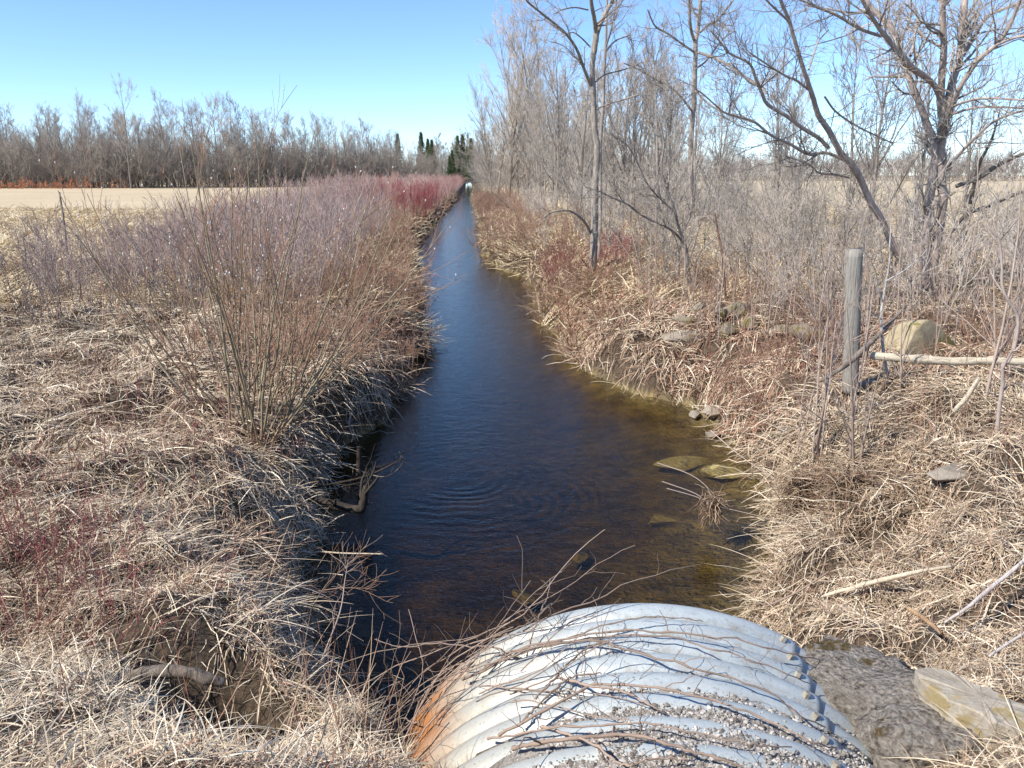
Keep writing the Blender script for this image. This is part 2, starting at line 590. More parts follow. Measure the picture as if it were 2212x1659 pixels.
h = math_n(nt, 'ADD', math_n(nt, 'MULTIPLY', wave_noise(4.0, (1.0, 1.6, 1), 3, 0.6), 0.22), math_n(nt, 'MULTIPLY', wave_noise(19.0, (1.0, 1.6, 1), 4, 0.5), 0.13))
h = math_n(nt, 'ADD', h, rings(-0.6, 8.6, 42, 0.3, 2.2, 0.06))
h = math_n(nt, 'ADD', h, rings(1.6, 4.2, 36, 0.5, 2.6, 0.055))
bp = nt.nodes.new('ShaderNodeBump'); bp.inputs['Strength'].default_value = 0.6; bp.inputs['Distance'].default_value = 0.05
nt.links.new(h, bp.inputs['Height'])
nt.links.new(bp.outputs[0], gl.inputs['Normal']); nt.links.new(bp.outputs[0], fr.inputs['Normal'])
nt.links.new(fr.outputs[0], mx.inputs[0]); nt.links.new(tr.outputs[0], mx.inputs[1]); nt.links.new(gl.outputs[0], mx.inputs[2])
nt.links.new(mx.outputs[0], out.inputs['Surface'])
va = nt.nodes.new('ShaderNodeVolumeAbsorption')
va.inputs['Color'].default_value = (0.62, 0.53, 0.20, 1); va.inputs['Density'].default_value = 3.6
nt.links.new(va.outputs[0], out.inputs['Volume'])
me = mesh('water', V, [q], m, None, False)
kind(obj('water', me), 'structure')


CLEAR = [(-1.42, 3.6, 0.3), (-1.7, 3.62, 0.2), (-1.15, 3.62, 0.2), (2.85, 5.75, 0.24), (2.1, 3.15, 0.3), (2.35, 2.9, 0.3)]
# ------------------------------------------------------------------ stones
def ico(sub=2):
    t = (1 + 5 ** 0.5) / 2
    V = [(-1, t, 0), (1, t, 0), (-1, -t, 0), (1, -t, 0), (0, -1, t), (0, 1, t), (0, -1, -t), (0, 1, -t), (t, 0, -1), (t, 0, 1), (-t, 0, -1), (-t, 0, 1)]
    F = [(0, 11, 5), (0, 5, 1), (0, 1, 7), (0, 7, 10), (0, 10, 11), (1, 5, 9), (5, 11, 4), (11, 10, 2), (10, 7, 6), (7, 1, 8), (3, 9, 4), (3, 4, 2), (3, 2, 6),
         (3, 6, 8), (3, 8, 9), (4, 9, 5), (2, 4, 11), (6, 2, 10), (8, 6, 7), (9, 8, 1)]
    V = [np.array(v) / np.linalg.norm(v) for v in V]
    for _ in range(sub):
        mid, G = {}, []

        def mp(a, b_):
            key = (min(a, b_), max(a, b_))
            if key not in mid:
                v = V[a] + V[b_]; V.append(v / np.linalg.norm(v)); mid[key] = len(V) - 1
            return mid[key]
        for a, b_, c_ in F:
            x, y, z = mp(a, b_), mp(b_, c_), mp(c_, a)
            G += [(a, x, z), (b_, y, x), (c_, z, y), (x, y, z)]
        F = G
    return np.array(V), np.array(F)


ICO0, ICO2, ICO4 = ico(0), ico(2), ico(4)


def stone_mesh(name, seed, size, mat, cuts=9, rough=0.05, ico_=None):
    """a sphere cut by random planes, then roughened: an angular field stone"""
    rng = np.random.default_rng(seed)
    V, F = ico_ or ICO4
    V = V.copy()
    for _ in range(cuts):
        n = norm(rng.normal(0, 1, 3)); d = rng.uniform(0.45, 0.8)
        s = V @ n - d
        V = np.where(s[:, None] > 0, V - np.outer(s, n) * 0.95, V)
    w = fbm(V[:, 0] * 3 + seed, V[:, 1] * 3 + V[:, 2] * 2.3, seed, 4) - 0.5
    V = V * (1 + rough * 2 * w[:, None])
    return mesh(name, V * np.asarray(size), [F], mat)


def stone_mat(name, c1, c2, moss=None, m0=0.5):
    m, nt, b = new_mat(name)
    n = noise(nt, 7, 8, 0.75)
    r = ramp(nt, [(0.3, c1), (0.7, c2)])
    nt.links.new(n, r.inputs[0])
    c = r.outputs[0]
    if moss:
        r2 = ramp(nt, [(m0, (0, 0, 0)), (m0 + 0.06, (1, 1, 1))])
        nt.links.new(noise(nt, 3.1, 5, 0.7), r2.inputs[0])
        c = mixc(nt, r2.outputs[0], c, moss)
    nt.links.new(c, b.inputs['Base Color'])
    bump(nt, n, 0.7, 0.03, b)
    return m


M_stone = stone_mat('limestone', (0.20, 0.165, 0.125), (0.40, 0.345, 0.275), (0.24, 0.19, 0.11), 0.55)
M_stone_moss = stone_mat('mossy_stone', (0.26, 0.21, 0.13), (0.46, 0.38, 0.24), (0.20, 0.17, 0.06), 0.52)
M_rubble = stone_mat('rubble_stone', (0.13, 0.105, 0.08), (0.34, 0.29, 0.22), (0.15, 0.13, 0.05), 0.47)
M_bedstone = stone_mat('algae_stone', (0.30, 0.24, 0.09), (0.52, 0.42, 0.18))

STONES = [  # x, y on the picture, z of its middle, size, turn, material, label
    (1992, 752, 1.05, (0.56, 0.36, 0.40), 0.4, M_stone_moss, 'large ochre mossy boulder behind the fallen rail, right of the round fence post'),
    (1720, 672, 1.0, (0.30, 0.2, 0.12), 0.2, M_stone, 'pale flat-topped rock among the stems left of the fence post'),
    (1872, 835, 0.80, (0.17, 0.13, 0.09), 0.5, M_stone, 'rounded pinkish rock just below the foot of the fence post'),
    (1810, 800, 0.85, (0.20, 0.12, 0.08), 1.2, M_stone, 'flat grey stone left of the foot of the fence post'),
    (1790, 835, 0.72, (0.14, 0.11, 0.09), 2.2, M_stone_moss, 'lowest brown stone of the heap under the fence post'),
    (1925, 790, 0.98, (0.15, 0.10, 0.07), 0.1, M_stone, 'flat stone wedged under the broken end of the fallen rail'),
    (1970, 815, 0.95, (0.22, 0.12, 0.06), 0.3, M_stone, 'slab of stone lying below the middle of the fallen rail'),
    (1545, 885, 0.16, (0.24, 0.17, 0.11), 0.5, M_stone, 'largest grey rock at the water edge, below the right bank'),
    (1500, 895, 0.08, (0.13, 0.10, 0.08), 1.5, M_stone, 'small grey rock left of the largest rock at the water edge'),
    (1540, 935, 0.05, (0.15, 0.09, 0.07), 0.2, M_stone, 'low wet rock at the water edge nearest the culvert'),
    (1700, 935, 0.45, (0.2, 0.14, 0.07), 0.9, M_stone, 'pale flat rock behind the slim saplings on the right bank'),
    (1480, 727, 0.6, (0.40, 0.28, 0.10), 0.3, M_stone, 'broad flat rock ledge on the bank behind the reddish brush'),
    (1600, 660, 0.9, (0.3, 0.2, 0.12), 2.0, M_stone_moss, 'mossy rock under the grey saplings on the right bank'),
    (1420, 600, 0.75, (0.35, 0.3, 0.2), 2.4, M_stone_moss, 'dark mossy hummock rock right of the straight mossy tree'),
    (2060, 1020, 0.9, (0.26, 0.19, 0.05), 0.7, M_stone, 'weathered grey stone sunk in the straw at the right edge'),
]
rr_ = np.random.default_rng(12)
for x, y in [(1405, 612), (1440, 588), (1475, 640), (1510, 668), (1555, 690), (1590, 672), (1625, 700), (1660, 690), (1480, 690), (1540, 640), (1700, 715), (1745, 735), (1640, 655), (1570, 720)]:
    STONES.append((x, y, 0.9, (rr_.uniform(.16, .34), rr_.uniform(.12, .22), rr_.uniform(.09, .17)), rr_.uniform(0, 3), M_rubble, 'dark mossy stone of the old rubble row under the grey brush'))
for i, (x, y, z, s, rz, mat, lab) in enumerate(STONES):
    p = on_ground(x, y, s[2] * 0.35)
    o = obj('field_stone', stone_mesh('field_stone', 300 + i, s, mat), None, p)
    o.location.z = max(gz(p[0], p[1]) + s[2] * 0.35, 0.0)
    CLEAR.append((p[0], p[1], (s[0] + s[1]) * 0.36))
    o.rotation_euler.z = rz
    tag(o, lab, 'rock', 'rubble row in the right brush' if mat is M_rubble else None)
for i, (x, y, s, rz, lab) in enumerate([(1475, 1010, (0.40, 0.24, 0.07), 0.35, 'ochre slab under the clear shallow water, the left one of a split pair'),
                                        (1560, 1040, (0.26, 0.24, 0.07), 0.1, 'ochre slab under the clear shallow water, the right one of a split pair'),
                                        (1430, 1115, (0.22, 0.16, 0.05), 0.2, 'dim olive stone on the stream bed below the split slabs'),
                                        (1250, 1190, (0.14, 0.10, 0.06), 1.0, 'small brown stone on the stream bed in mid stream'),
                                        (1130, 1270, (0.16, 0.10, 0.06), 2.0, 'brown stone on the bed nearest the left of the culvert')]):
    p = at_z(x, y, -0.16)
    o = obj('bed_stone', stone_mesh('bed_stone', 340 + i, s, M_bedstone, 7, 0.03), None, p)
    o.location.z = max(gz(p[0], p[1]) + s[2] * 0.6, -0.2 - s[2])
    o.rotation_euler.z = rz
    tag(o, lab, 'rock')

# ------------------------------------------------------------------ dry grass
def on_pipe(x, y):
    u, v = pipe_uv(x, y)
    return (np.abs(u) < 1.46) & (v < 0.1) & (v > -2.6)


BLOCK_C = (1.78, 3.32)


def grass_object(name, n, D0, D1, seed, mat, length, width, K, el, lay, tone0, tone_s, power=1.0, left=None, keep=None, redf=None,
                 flow=0.7, droop=0.25, xlim=None, wide=0.68, gaps=0.0, curl=0.17, short=(1, 1, 1)):
    rng = np.random.default_rng(seed)
    D = D0 + (D1 - D0) * rng.random(n) ** power
    x = (rng.random(n) * 2 - 1) * (wide * D + 0.7)
    if xlim:
        x = rng.uniform(xlim[0], xlim[1], n)
    y = D
    dl, dr = xl_of(y) - x, x - xr_of(y)
    ok = (np.maximum(dl, dr) > -0.03)
    z = ground_z(x, y)
    ok &= z > -0.02
    u, v = pipe_uv(x, y)
    pz = PZ + np.sqrt(np.maximum(PR ** 2 - u ** 2, 0))
    ok &= ~(on_pipe(x, y) & (z < pz + 0.03))
    ok &= ~((np.abs(u - 0.1) < 0.95) & (y < 3.5) & (rng.random(n) < 0.93))
    ok &= ~((np.hypot(x - BLOCK_C[0], (y - BLOCK_C[1])) < 0.42) & (rng.random(n) < 0.93))
    if keep is not None:
        ok &= keep(x, y, z, dl, dr, rng)
    if gaps:
        ok &= rng.random(n) < np.clip((fbm(x * 2.3, y * 2.3, 201, 3) - 0.36) * 6, 1 - gaps, 1)
    for sx, sy, sr in CLEAR:
        ok &= (np.hypot(x - sx, y - sy) > sr) | (rng.random(n) < 0.12)
    x, y, z, dl, dr = x[ok], y[ok], z[ok], dl[ok], dr[ok]
    n = len(x)
    clump = fbm(x * 0.9, y * 0.9, seed + 50, 3)
    phi = fbm(x * 0.45 + 7, y * 0.45, 77, 3) * 4 * math.pi + rng.normal(0, flow, n)
    L = rng.uniform(length[0], length[1], n) * (0.7 + 0.6 * clump)
    e = np.radians(rng.uniform(el[0], el[1], n))
    d = np.stack([np.cos(phi) * np.cos(e), np.sin(phi) * np.cos(e), np.sin(e)], 1)
    P = np.zeros((n, K, 3)); P[:, 0] = np.stack([x, y, z + rng.random(n) * lay * 0.5], 1)
    bend = rng.normal(0, curl, n)
    kink = np.where(rng.random(n) < 0.4, rng.integers(1, K, n), 0); kang = rng.normal(0, 0.9, n)
    L = L * np.interp(y, [2.0, 4.5, 6.5], short)
    for k in range(1, K):
        bk = bend + np.where(kink == k, kang, 0)
        ca, sa = np.cos(bk), np.sin(bk)
        d = np.stack([d[:, 0] * ca - d[:, 1] * sa, d[:, 0] * sa + d[:, 1] * ca, d[:, 2] - droop * rng.uniform(0.5, 1.5, n)], 1)
        d = norm(d)
        P[:, k] = P[:, k - 1] + d * (L / (K - 1))[:, None]
        g = ground_z(P[:, k, 0], P[:, k, 1])
        g = np.maximum(g, 0.0) + lay * rng.random(n) * 0.9
        low = P[:, k, 2] < g
        P[low, k, 2] = g[low]
    W = rng.uniform(width[0], width[1], n)[:, None] * np.interp(np.linspace(0, 1, K), [0, 0.7, 1], [1, 0.9, 0.25])[None, :]
    W = W * np.clip(y / 5.0, 0.55, 6)[:, None] ** 0.7
    T = norm(np.gradient(P, axis=1))
    S = norm(np.cross(T, np.broadcast_to(norm(np.stack([rng.normal(0, .5, n), rng.normal(0, .5, n), np.ones(n)], 1))[:, None, :], T.shape)))
    V = np.stack([P - S * W[:, :, None] / 2, P + S * W[:, :, None] / 2], 2).reshape(-1, 3)
    base = (np.arange(n) * K * 2)[:, None] + (np.arange(K - 1) * 2)[None, :]
    q = np.stack([base, base + 1, base + 3, base + 2], -1).reshape(-1, 4)
    tone = np.clip(tone0 + tone_s * rng.normal(0, 1, n) + 0.6 * (fbm(x * 0.7, y * 0.7, 91, 3) - 0.5), 0, 1)
    red = np.clip(redf(x, y, dl, dr, rng), 0, 1) if redf is not None else np.zeros(n)
    me = mesh(name, V, [q], mat, {'tone': np.repeat(tone, K * 2), 'red': np.repeat(red, K * 2)})
    return kind(obj(name, me), 'stuff')


def red_near(x, y, dl, dr, rng):
    patch = smooth(0.5, 0.62, fbm(x * 0.6, y * 0.6, 61, 2))
    left = smooth(10, 13, y) * smooth(3.5, 0.5, dl) * (dl > 0)
    right = smooth(7.0, 9.5, y) * (dr > 0) * smooth(6, 1, dr)
    near_left = (dl > 0) * smooth(8.5, 6.5, y) * (rng.random(len(x)) < 0.22) * 0.8
    return (0.25 * patch + 0.45 * left + 0.5 * right) * rng.random(len(x)) * 1.3 + near_left * rng.random(len(x))


grass_object('matted_dry_grass', 190000, 1.7, 8.0, 11, M_straw, (0.07, 0.28), (0.0032, 0.0068), 4, (-15, 45), 0.05, 0.58, 0.25, 0.9, redf=red_near, flow=2.2, gaps=0.9, curl=0.12, droop=0.18, short=(0.55, 0.8, 1))
grass_object('matted_dry_grass', 110000, 6.5, 17, 12, M_straw, (0.15, 0.5), (0.0042, 0.0085), 5, (-10, 45), 0.07, 0.66, 0.23, 1.0, redf=red_near, wide=0.72, flow=1.1, gaps=0.85, curl=0.12)
grass_object('long_straw', 22000, 1.9, 16, 17, M_straw, (0.25, 0.7), (0.0042, 0.008), 7, (-8, 28), 0.09, 0.64, 0.22, 1.1, flow=0.9, droop=0.08, gaps=0.7, curl=0.04, short=(0.5, 0.75, 1))
grass_object('bank_grass', 26000, 3.9, 16, 15, M_straw, (0.2, 0.5), (0.004, 0.007), 5, (-10, 50), 0.05, 0.42, 0.24, 1.0, redf=red_near,
             keep=lambda x, y, z, dl, dr, r: (np.maximum(dl, dr) < 0.45), flow=2.5, droop=0.4)
grass_object('field_grass', 120000, 15, 60, 13, M_field, (0.3, 0.7), (0.006, 0.012), 3, (5, 50), 0.06, 0.68, 0.2, 1.3, wide=0.70)
grass_object('bank_grass', 45000, 14, 120, 16, M_straw, (0.3, 0.7), (0.005, 0.010), 4, (5, 70), 0.06, 0.45, 0.2, 2.0, redf=red_near,
             keep=lambda x, y, z, dl, dr, r: (np.maximum(dl, dr) < 1.4 + y * 0.01), xlim=(-10, 6), flow=2.0)
grass_object('dry_weeds', 9000, 2.0, 22, 14, M_weed, (0.25, 0.7), (0.003, 0.005), 4, (45, 88), 0.0, 0.6, 0.25, 0.9, redf=red_near, flow=3, droop=0.06)

# ------------------------------------------------------------------ culvert
AX3 = np.array([PA[0], PA[1], 0.0])
SX3 = np.array([PA[1], -PA[0], 0.0])
PITCHC, AMP = 0.152, 0.021


def pipe_pt(th, v, r):
    """th from the crown, positive to the right; v along the axis from the mouth (negative = towards the road)."""
    c = np.array([PC[0], PC[1], PZ])
    return c + AX3 * np.asarray(v)[..., None] + SX3 * (r * np.sin(th))[..., None] + np.array([0, 0, 1.0]) * (r * np.cos(th))[..., None]


def corr(v):
    return AMP * (2 * np.abs(np.cos(math.pi * (v + 0.03) / PITCHC)) ** 0.75 - 1)


def plate(name, th0, th1, v0, v1, r, mat, nth=72, thick=0.006):
    th = np.linspace(th0, th1, nth); v = np.linspace(v0, v1, int((v1 - v0) / PITCHC * 20))
    TH, VV = np.meshgrid(th, v)
    RR = r + corr(VV)
    a = pipe_pt(TH, VV, RR).reshape(-1, 3); bb = pipe_pt(TH, VV, RR - thick).reshape(-1, 3)
    m_, n_ = TH.shape
    k = (np.arange(m_ - 1)[:, None] * n_ + np.arange(n_ - 1)[None, :]).ravel()
    o = m_ * n_
    f = [np.stack([k, k + 1, k + n_ + 1, k + n_], 1), np.stack([k + o, k + n_ + o, k + n_ + 1 + o, k + 1 + o], 1)]
    e = np.arange(n_ - 1); top = (m_ - 1) * n_
    f.append(np.stack([e, e + o, e + 1 + o, e + 1], 1)); f.append(np.stack([top + e, top + e + 1, top + e + 1 + o, top + e + o], 1))
    e = np.arange(m_ - 1) * n_
    f.append(np.stack([e, e + n_, e + n_ + o, e + o], 1)); e = e + n_ - 1
    f.append(np.stack([e, e + o, e + n_ + o, e + n_], 1))
    tone = np.concatenate([TH.ravel(), TH.ravel()])
    val = np.clip(0.5 - corr(VV) / AMP / 2, 0, 1).ravel()
    return mesh(name, np.concatenate([a, bb]), f, mat, {'theta': tone, 'valley': np.concatenate([val, val])})


m, nt, b = new_mat('galvanised_steel')
b.inputs['Metallic'].default_value = 0.25
b.inputs['Roughness'].default_value = 0.5
n1 = noise(nt, 5, 9, 0.8, stretch=(1, 2.5, 1))
n2 = noise(nt, 55, 4, 0.7)
r1 = ramp(nt, [(0.34, (0.29, 0.325, 0.335)), (0.45, (0.40, 0.445, 0.455)), (0.56, (0.46, 0.505, 0.515)), (0.7, (0.52, 0.55, 0.55))])
nt.links.new(math_n(nt, 'ADD', math_n(nt, 'MULTIPLY', n1, 0.7), math_n(nt, 'MULTIPLY', n2, 0.3)), r1.inputs[0])
# tan silt film on the water side, turning to rust
th = math_n(nt, 'ADD', attr(nt, 'theta'), math_n(nt, 'MULTIPLY', math_n(nt, 'SUBTRACT', noise(nt, 4, 4, 0.6), 0.5), 0.35))
mr = nt.nodes.new('ShaderNodeMapRange'); mr.inputs[1].default_value = -0.15; mr.inputs[2].default_value = -0.75
nt.links.new(th, mr.inputs[0])
c = mixc(nt, math_n(nt, 'MULTIPLY', mr.outputs[0], 0.75), r1.outputs[0], (0.40, 0.34, 0.24))
mr = nt.nodes.new('ShaderNodeMapRange'); mr.inputs[1].default_value = -0.70; mr.inputs[2].default_value = -0.95
nt.links.new(th, mr.inputs[0])
c = mixc(nt, mr.outputs[0], c, (0.40, 0.17, 0.06))
v = nt.nodes.new('ShaderNodeTexVoronoi'); v.inputs['Scale'].default_value = 2.6
tcn = nt.nodes.new('ShaderNodeTexCoord'); nt.links.new(tcn.outputs['Object'], v.inputs['Vector'])
dm = ramp(nt, [(0.42, (0, 0, 0)), (0.62, (1, 1, 1))]); nt.links.new(noise(nt, 11, 6, 0.75), dm.inputs[0])
c = mixc(nt, math_n(nt, 'MULTIPLY', math_n(nt, 'MULTIPLY', dm.outputs[0], attr(nt, 'valley')), 0.85), c, (0.24, 0.20, 0.155))
sp_ = ramp(nt, [(0.63, (0, 0, 0)), (0.70, (1, 1, 1))]); nt.links.new(noise(nt, 75, 2, 0.5), sp_.inputs[0])
c = mixc(nt, math_n(nt, 'MULTIPLY', sp_.outputs[0], 0.5), c, (0.14, 0.13, 0.115))
rs = ramp(nt, [(0.06, (1, 1, 1)), (0.10, (0, 0, 0))]); nt.links.new(v.outputs['Distance'], rs.inputs[0])
c = mixc(nt, rs.outputs[0], c, (0.30, 0.15, 0.10))
nt.links.new(c, b.inputs['Base Color'])
bump(nt, n2, 0.35, 0.004, b)
M_steel = m
cul = thing('culvert_pipe', 'pale galvanised corrugated steel culvert mouth poking out of the road bank into the stream', 'culvert', (0, 0, 0))
SEAM = 0.50
obj('crown_plate', plate('crown_plate', -1.35, SEAM, -2.3, 0.0, PR, M_steel), cul)
sp = obj('side_plate', plate('side_plate', SEAM - 0.12, 1.5, -2.3, -0.02, PR - 0.012, M_steel, 40), cul)
sp['label'] = 'lower side plate tucked under the stepped seam'
mb, nt, b = new_mat('bolt_steel')
nt.links.new(noise(nt, 60, 2), ramp(nt, [(0.3, (0.22, 0.20, 0.16)), (0.7, (0.36, 0.33, 0.27))]).inputs[0])
nt.links.new(nt.nodes['Color Ramp'].outputs[0], b.inputs['Base Color'])
for j in range(9):
    v_ = -0.03 - (j + 0.5) * PITCHC + 0.047
    th_ = SEAM - 0.06
    hx = np.arange(6) * math.pi / 3 + 0.4 * j
    t1 = np.array([math.cos(th_), 0, -math.sin(th_)]); t1 = SX3 * math.cos(th_) + np.array([0, 0, -math.sin(th_)])
    nrm = SX3 * math.sin(th_) + np.array([0, 0, math.cos(th_)])
    c0 = pipe_pt(np.array(th_), np.array(v_), np.array(PR + AMP * 0.55))
    rings_ = [(0.0175, -0.012), (0.0175, 0.020), (0.015, 0.024)]
    V = np.concatenate([c0 + nrm * h_ + r_ * (np.cos(hx)[:, None] * t1 + np.sin(hx)[:, None] * AX3) for r_, h_ in rings_])
    f = [np.array([[a * 6 + i, a * 6 + (i + 1) % 6, a * 6 + 6 + (i + 1) % 6, a * 6 + 6 + i] for a in range(2) for i in range(6)]), np.array([[12, 13, 14, 15, 16, 17]])]
    obj('bolt', mesh('bolt', V, f, mb, None, False), cul)


# ------------------------------------------------------------------ slab and gravel
# long limestone slab, lower right
top = [at_z(x, y, 1.13) for x, y in ((1972, 1449), (2005, 1443), (2040, 1449), (2090, 1472), (2138, 1490), (2215, 1526), (2300, 1570), (2330, 1640), (2215, 1590), (2140, 1562), (2050, 1512), (1992, 1476))]
top = np.array(top)
rsl = np.random.default_rng(44)
top = np.concatenate([top[i] + (top[(i + 1) % len(top)] - top[i]) * np.linspace(0, 1, 6)[:-1, None] for i in range(len(top))])
top += rsl.normal(0, 0.006, top.shape) * np.array([1, 1, 0.5])
NT_ = len(top)
cen = top.mean(0)
R_ = [np.array(t) for t in (cen + (top - cen) * 0.96, cen + (top - cen) * 1.0, cen + (top - cen) * 1.0 - [0, 0, .06], cen + (top - cen) * 0.97 - [0, 0, .075], cen + (top - cen) * 0.99 - [0, 0, .13])]
R_[0][:, 2] += 0.008
V = np.concatenate(R_ + [[cen + [0, 0, 0.012]]])
f4 = np.array([[a * NT_ + i, (a + 1) * NT_ + i, (a + 1) * NT_ + (i + 1) % NT_, a * NT_ + (i + 1) % NT_] for a in range(4) for i in range(NT_)])
f3 = np.array([[5 * NT_, i, (i + 1) % NT_] for i in range(NT_)])
o = obj('stone_slab', mesh('stone_slab', V, [f4, f3], stone_mat('slab_stone', (0.22, 0.185, 0.14), (0.47, 0.42, 0.345), (0.30, 0.235, 0.12), 0.54), None, False))
tag(o, 'long pale limestone slab lying on the bank at the lower right beside the concrete lump', 'stone slab')

# rough concrete lump with moss beside the pipe
rng = np.random.default_rng(5)
V, F = ico(5)
V = np.sign(V) * np.abs(V) ** 0.55
V = V / np.abs(V).max(0)
V = V * np.array([0.30, 0.55, 0.22])


def n3(p, f, sd):
    return (fbm(p[:, 0] * f + p[:, 2] * f * 0.6, p[:, 1] * f + p[:, 2] * f * 0.8, sd, 3) - 0.5)


V = V * (1 + 0.45 * n3(V, 4, 70)[:, None]) + norm(V / np.array([0.3, 0.55, 0.22])) * (0.05 * n3(V, 14, 71) + 0.05 * np.maximum(n3(V, 44, 72), -0.05))[:, None]
m, nt, b = new_mat('rough_concrete')
n1 = noise(nt, 24, 8, 0.8)
r = ramp(nt, [(0.36, (0.07, 0.055, 0.045)), (0.46, (0.26, 0.225, 0.19)), (0.54, (0.34, 0.305, 0.265)), (0.66, (0.47, 0.43, 0.37))])
nt.links.new(n1, r.inputs[0])
r2 = ramp(nt, [(0.56, (0, 0, 0)), (0.62, (1, 1, 1))]); nt.links.new(noise(nt, 3.7, 5, 0.7), r2.inputs[0])
nt.links.new(mixc(nt, r2.outputs[0], r.outputs[0], (0.12, 0.085, 0.035)), b.inputs['Base Color'])
vo = nt.nodes.new('ShaderNodeTexVoronoi'); vo.inputs['Scale'].default_value = 42
tcn = nt.nodes.new('ShaderNodeTexCoord'); nt.links.new(tcn.outputs['Object'], vo.inputs['Vector'])
hh_ = math_n(nt, 'ADD', math_n(nt, 'MULTIPLY', n1, 1.2), math_n(nt, 'MULTIPLY', vo.outputs['Distance'], -0.9))
bump(nt, hh_, 1.0, 0.03, b)
p = at_z(1890, 1505, 0.9)
o = obj('concrete_lump', mesh('concrete_lump', V, [F], m), None, (p[0] + 0.02, p[1] - 0.02, 0.80))
o.rotation_euler = (-0.12, -0.10, 0.35)
tag(o, 'rough crumbling concrete lump with brown moss against the right side of the culvert', 'concrete block')

# gravel on the pipe
rng = np.random.default_rng(8)
n = 60000
x = rng.uniform(-0.5, 1.9, n); y = rng.uniform(1.9, 3.5, n)
u, v = pipe_uv(x, y)
z = ground_z(x, y)
rad = PR + corr(v)
pz = PZ + np.sqrt(np.maximum(rad ** 2 - u ** 2, 0))
lim = np.where(u > 0.45, 0.7, 0.05)
edge = np.interp(y, [2.4, 3.0, 3.45], [-0.62, -0.45, -0.1])
cover = np.interp(y, [2.6, 2.95, 3.2, 3.45], [1, 0.9, 0.5, 0.04])
ok = (rng.random(n) < cover) & (u > edge + 0.1 * rng.normal(0, 1, n)) & (u < 0.95) & ((z > pz - 0.01) | (rng.random(n) < 0.02))
x, y, z, pz = x[ok], y[ok], np.maximum(z, pz)[ok], pz[ok]
n = len(x)
s = np.minimum(rng.gamma(1.1, 0.0024, n) + 0.0018, 0.015)
V0, F0 = ICO0
jit = 1 + rng.uniform(-0.35, 0.35, (n, len(V0), 1))
V = V0[None] * jit * (s[:, None, None] * np.stack([np.ones(n), rng.uniform(.7, 1.2, n), rng.uniform(.5, .9, n)], 1)[:, None, :])
a = rng.uniform(0, 6.28, n)
ca, sa = np.cos(a)[:, None], np.sin(a)[:, None]
V = np.stack([V[..., 0] * ca - V[..., 1] * sa, V[..., 0] * sa + V[..., 1] * ca, V[..., 2]], -1) + np.stack([x, y, z + s * 0.25], 1)[:, None, :]
F = (F0[None] + (np.arange(n) * len(V0))[:, None, None]).reshape(-1, 3)
m, nt, b = new_mat('gravel_stone')
r = ramp(nt, [(0.0, (0.12, 0.105, 0.09)), (0.5, (0.30, 0.27, 0.24)), (1.0, (0.54, 0.505, 0.46))])
nt.links.new(attr(nt, 'tone'), r.inputs[0]); nt.links.new(r.outputs[0], b.inputs['Base Color'])
kind(obj('gravel', mesh('gravel', V.reshape(-1, 3), [F], m, {'tone': np.repeat(rng.random(n), len(V0))}, False)), 'stuff')


# ------------------------------------------------------------------ vines over the culvert
def pipe_hit(x, y, off):
    d = ray(x, y); o = np.array([0, 0, CAMH])
    c = np.array([PC[0], PC[1], PZ])
    dp = d - AX3 * (d @ AX3); op = (o - c) - AX3 * ((o - c) @ AX3)
    A, B, Cc = dp @ dp, 2 * dp @ op, op @ op - (PR + off) ** 2
    disc = B * B - 4 * A * Cc
    if disc < 0:
        t = -B / (2 * A)
    else:
        t = (-B - math.sqrt(disc)) / (2 * A)
    p = o + d * t
    u, v = pipe_uv(p[0], p[1])
    return p


def c6(x, y):
    return 1188 + x * .2685, 1213 + y * .2685


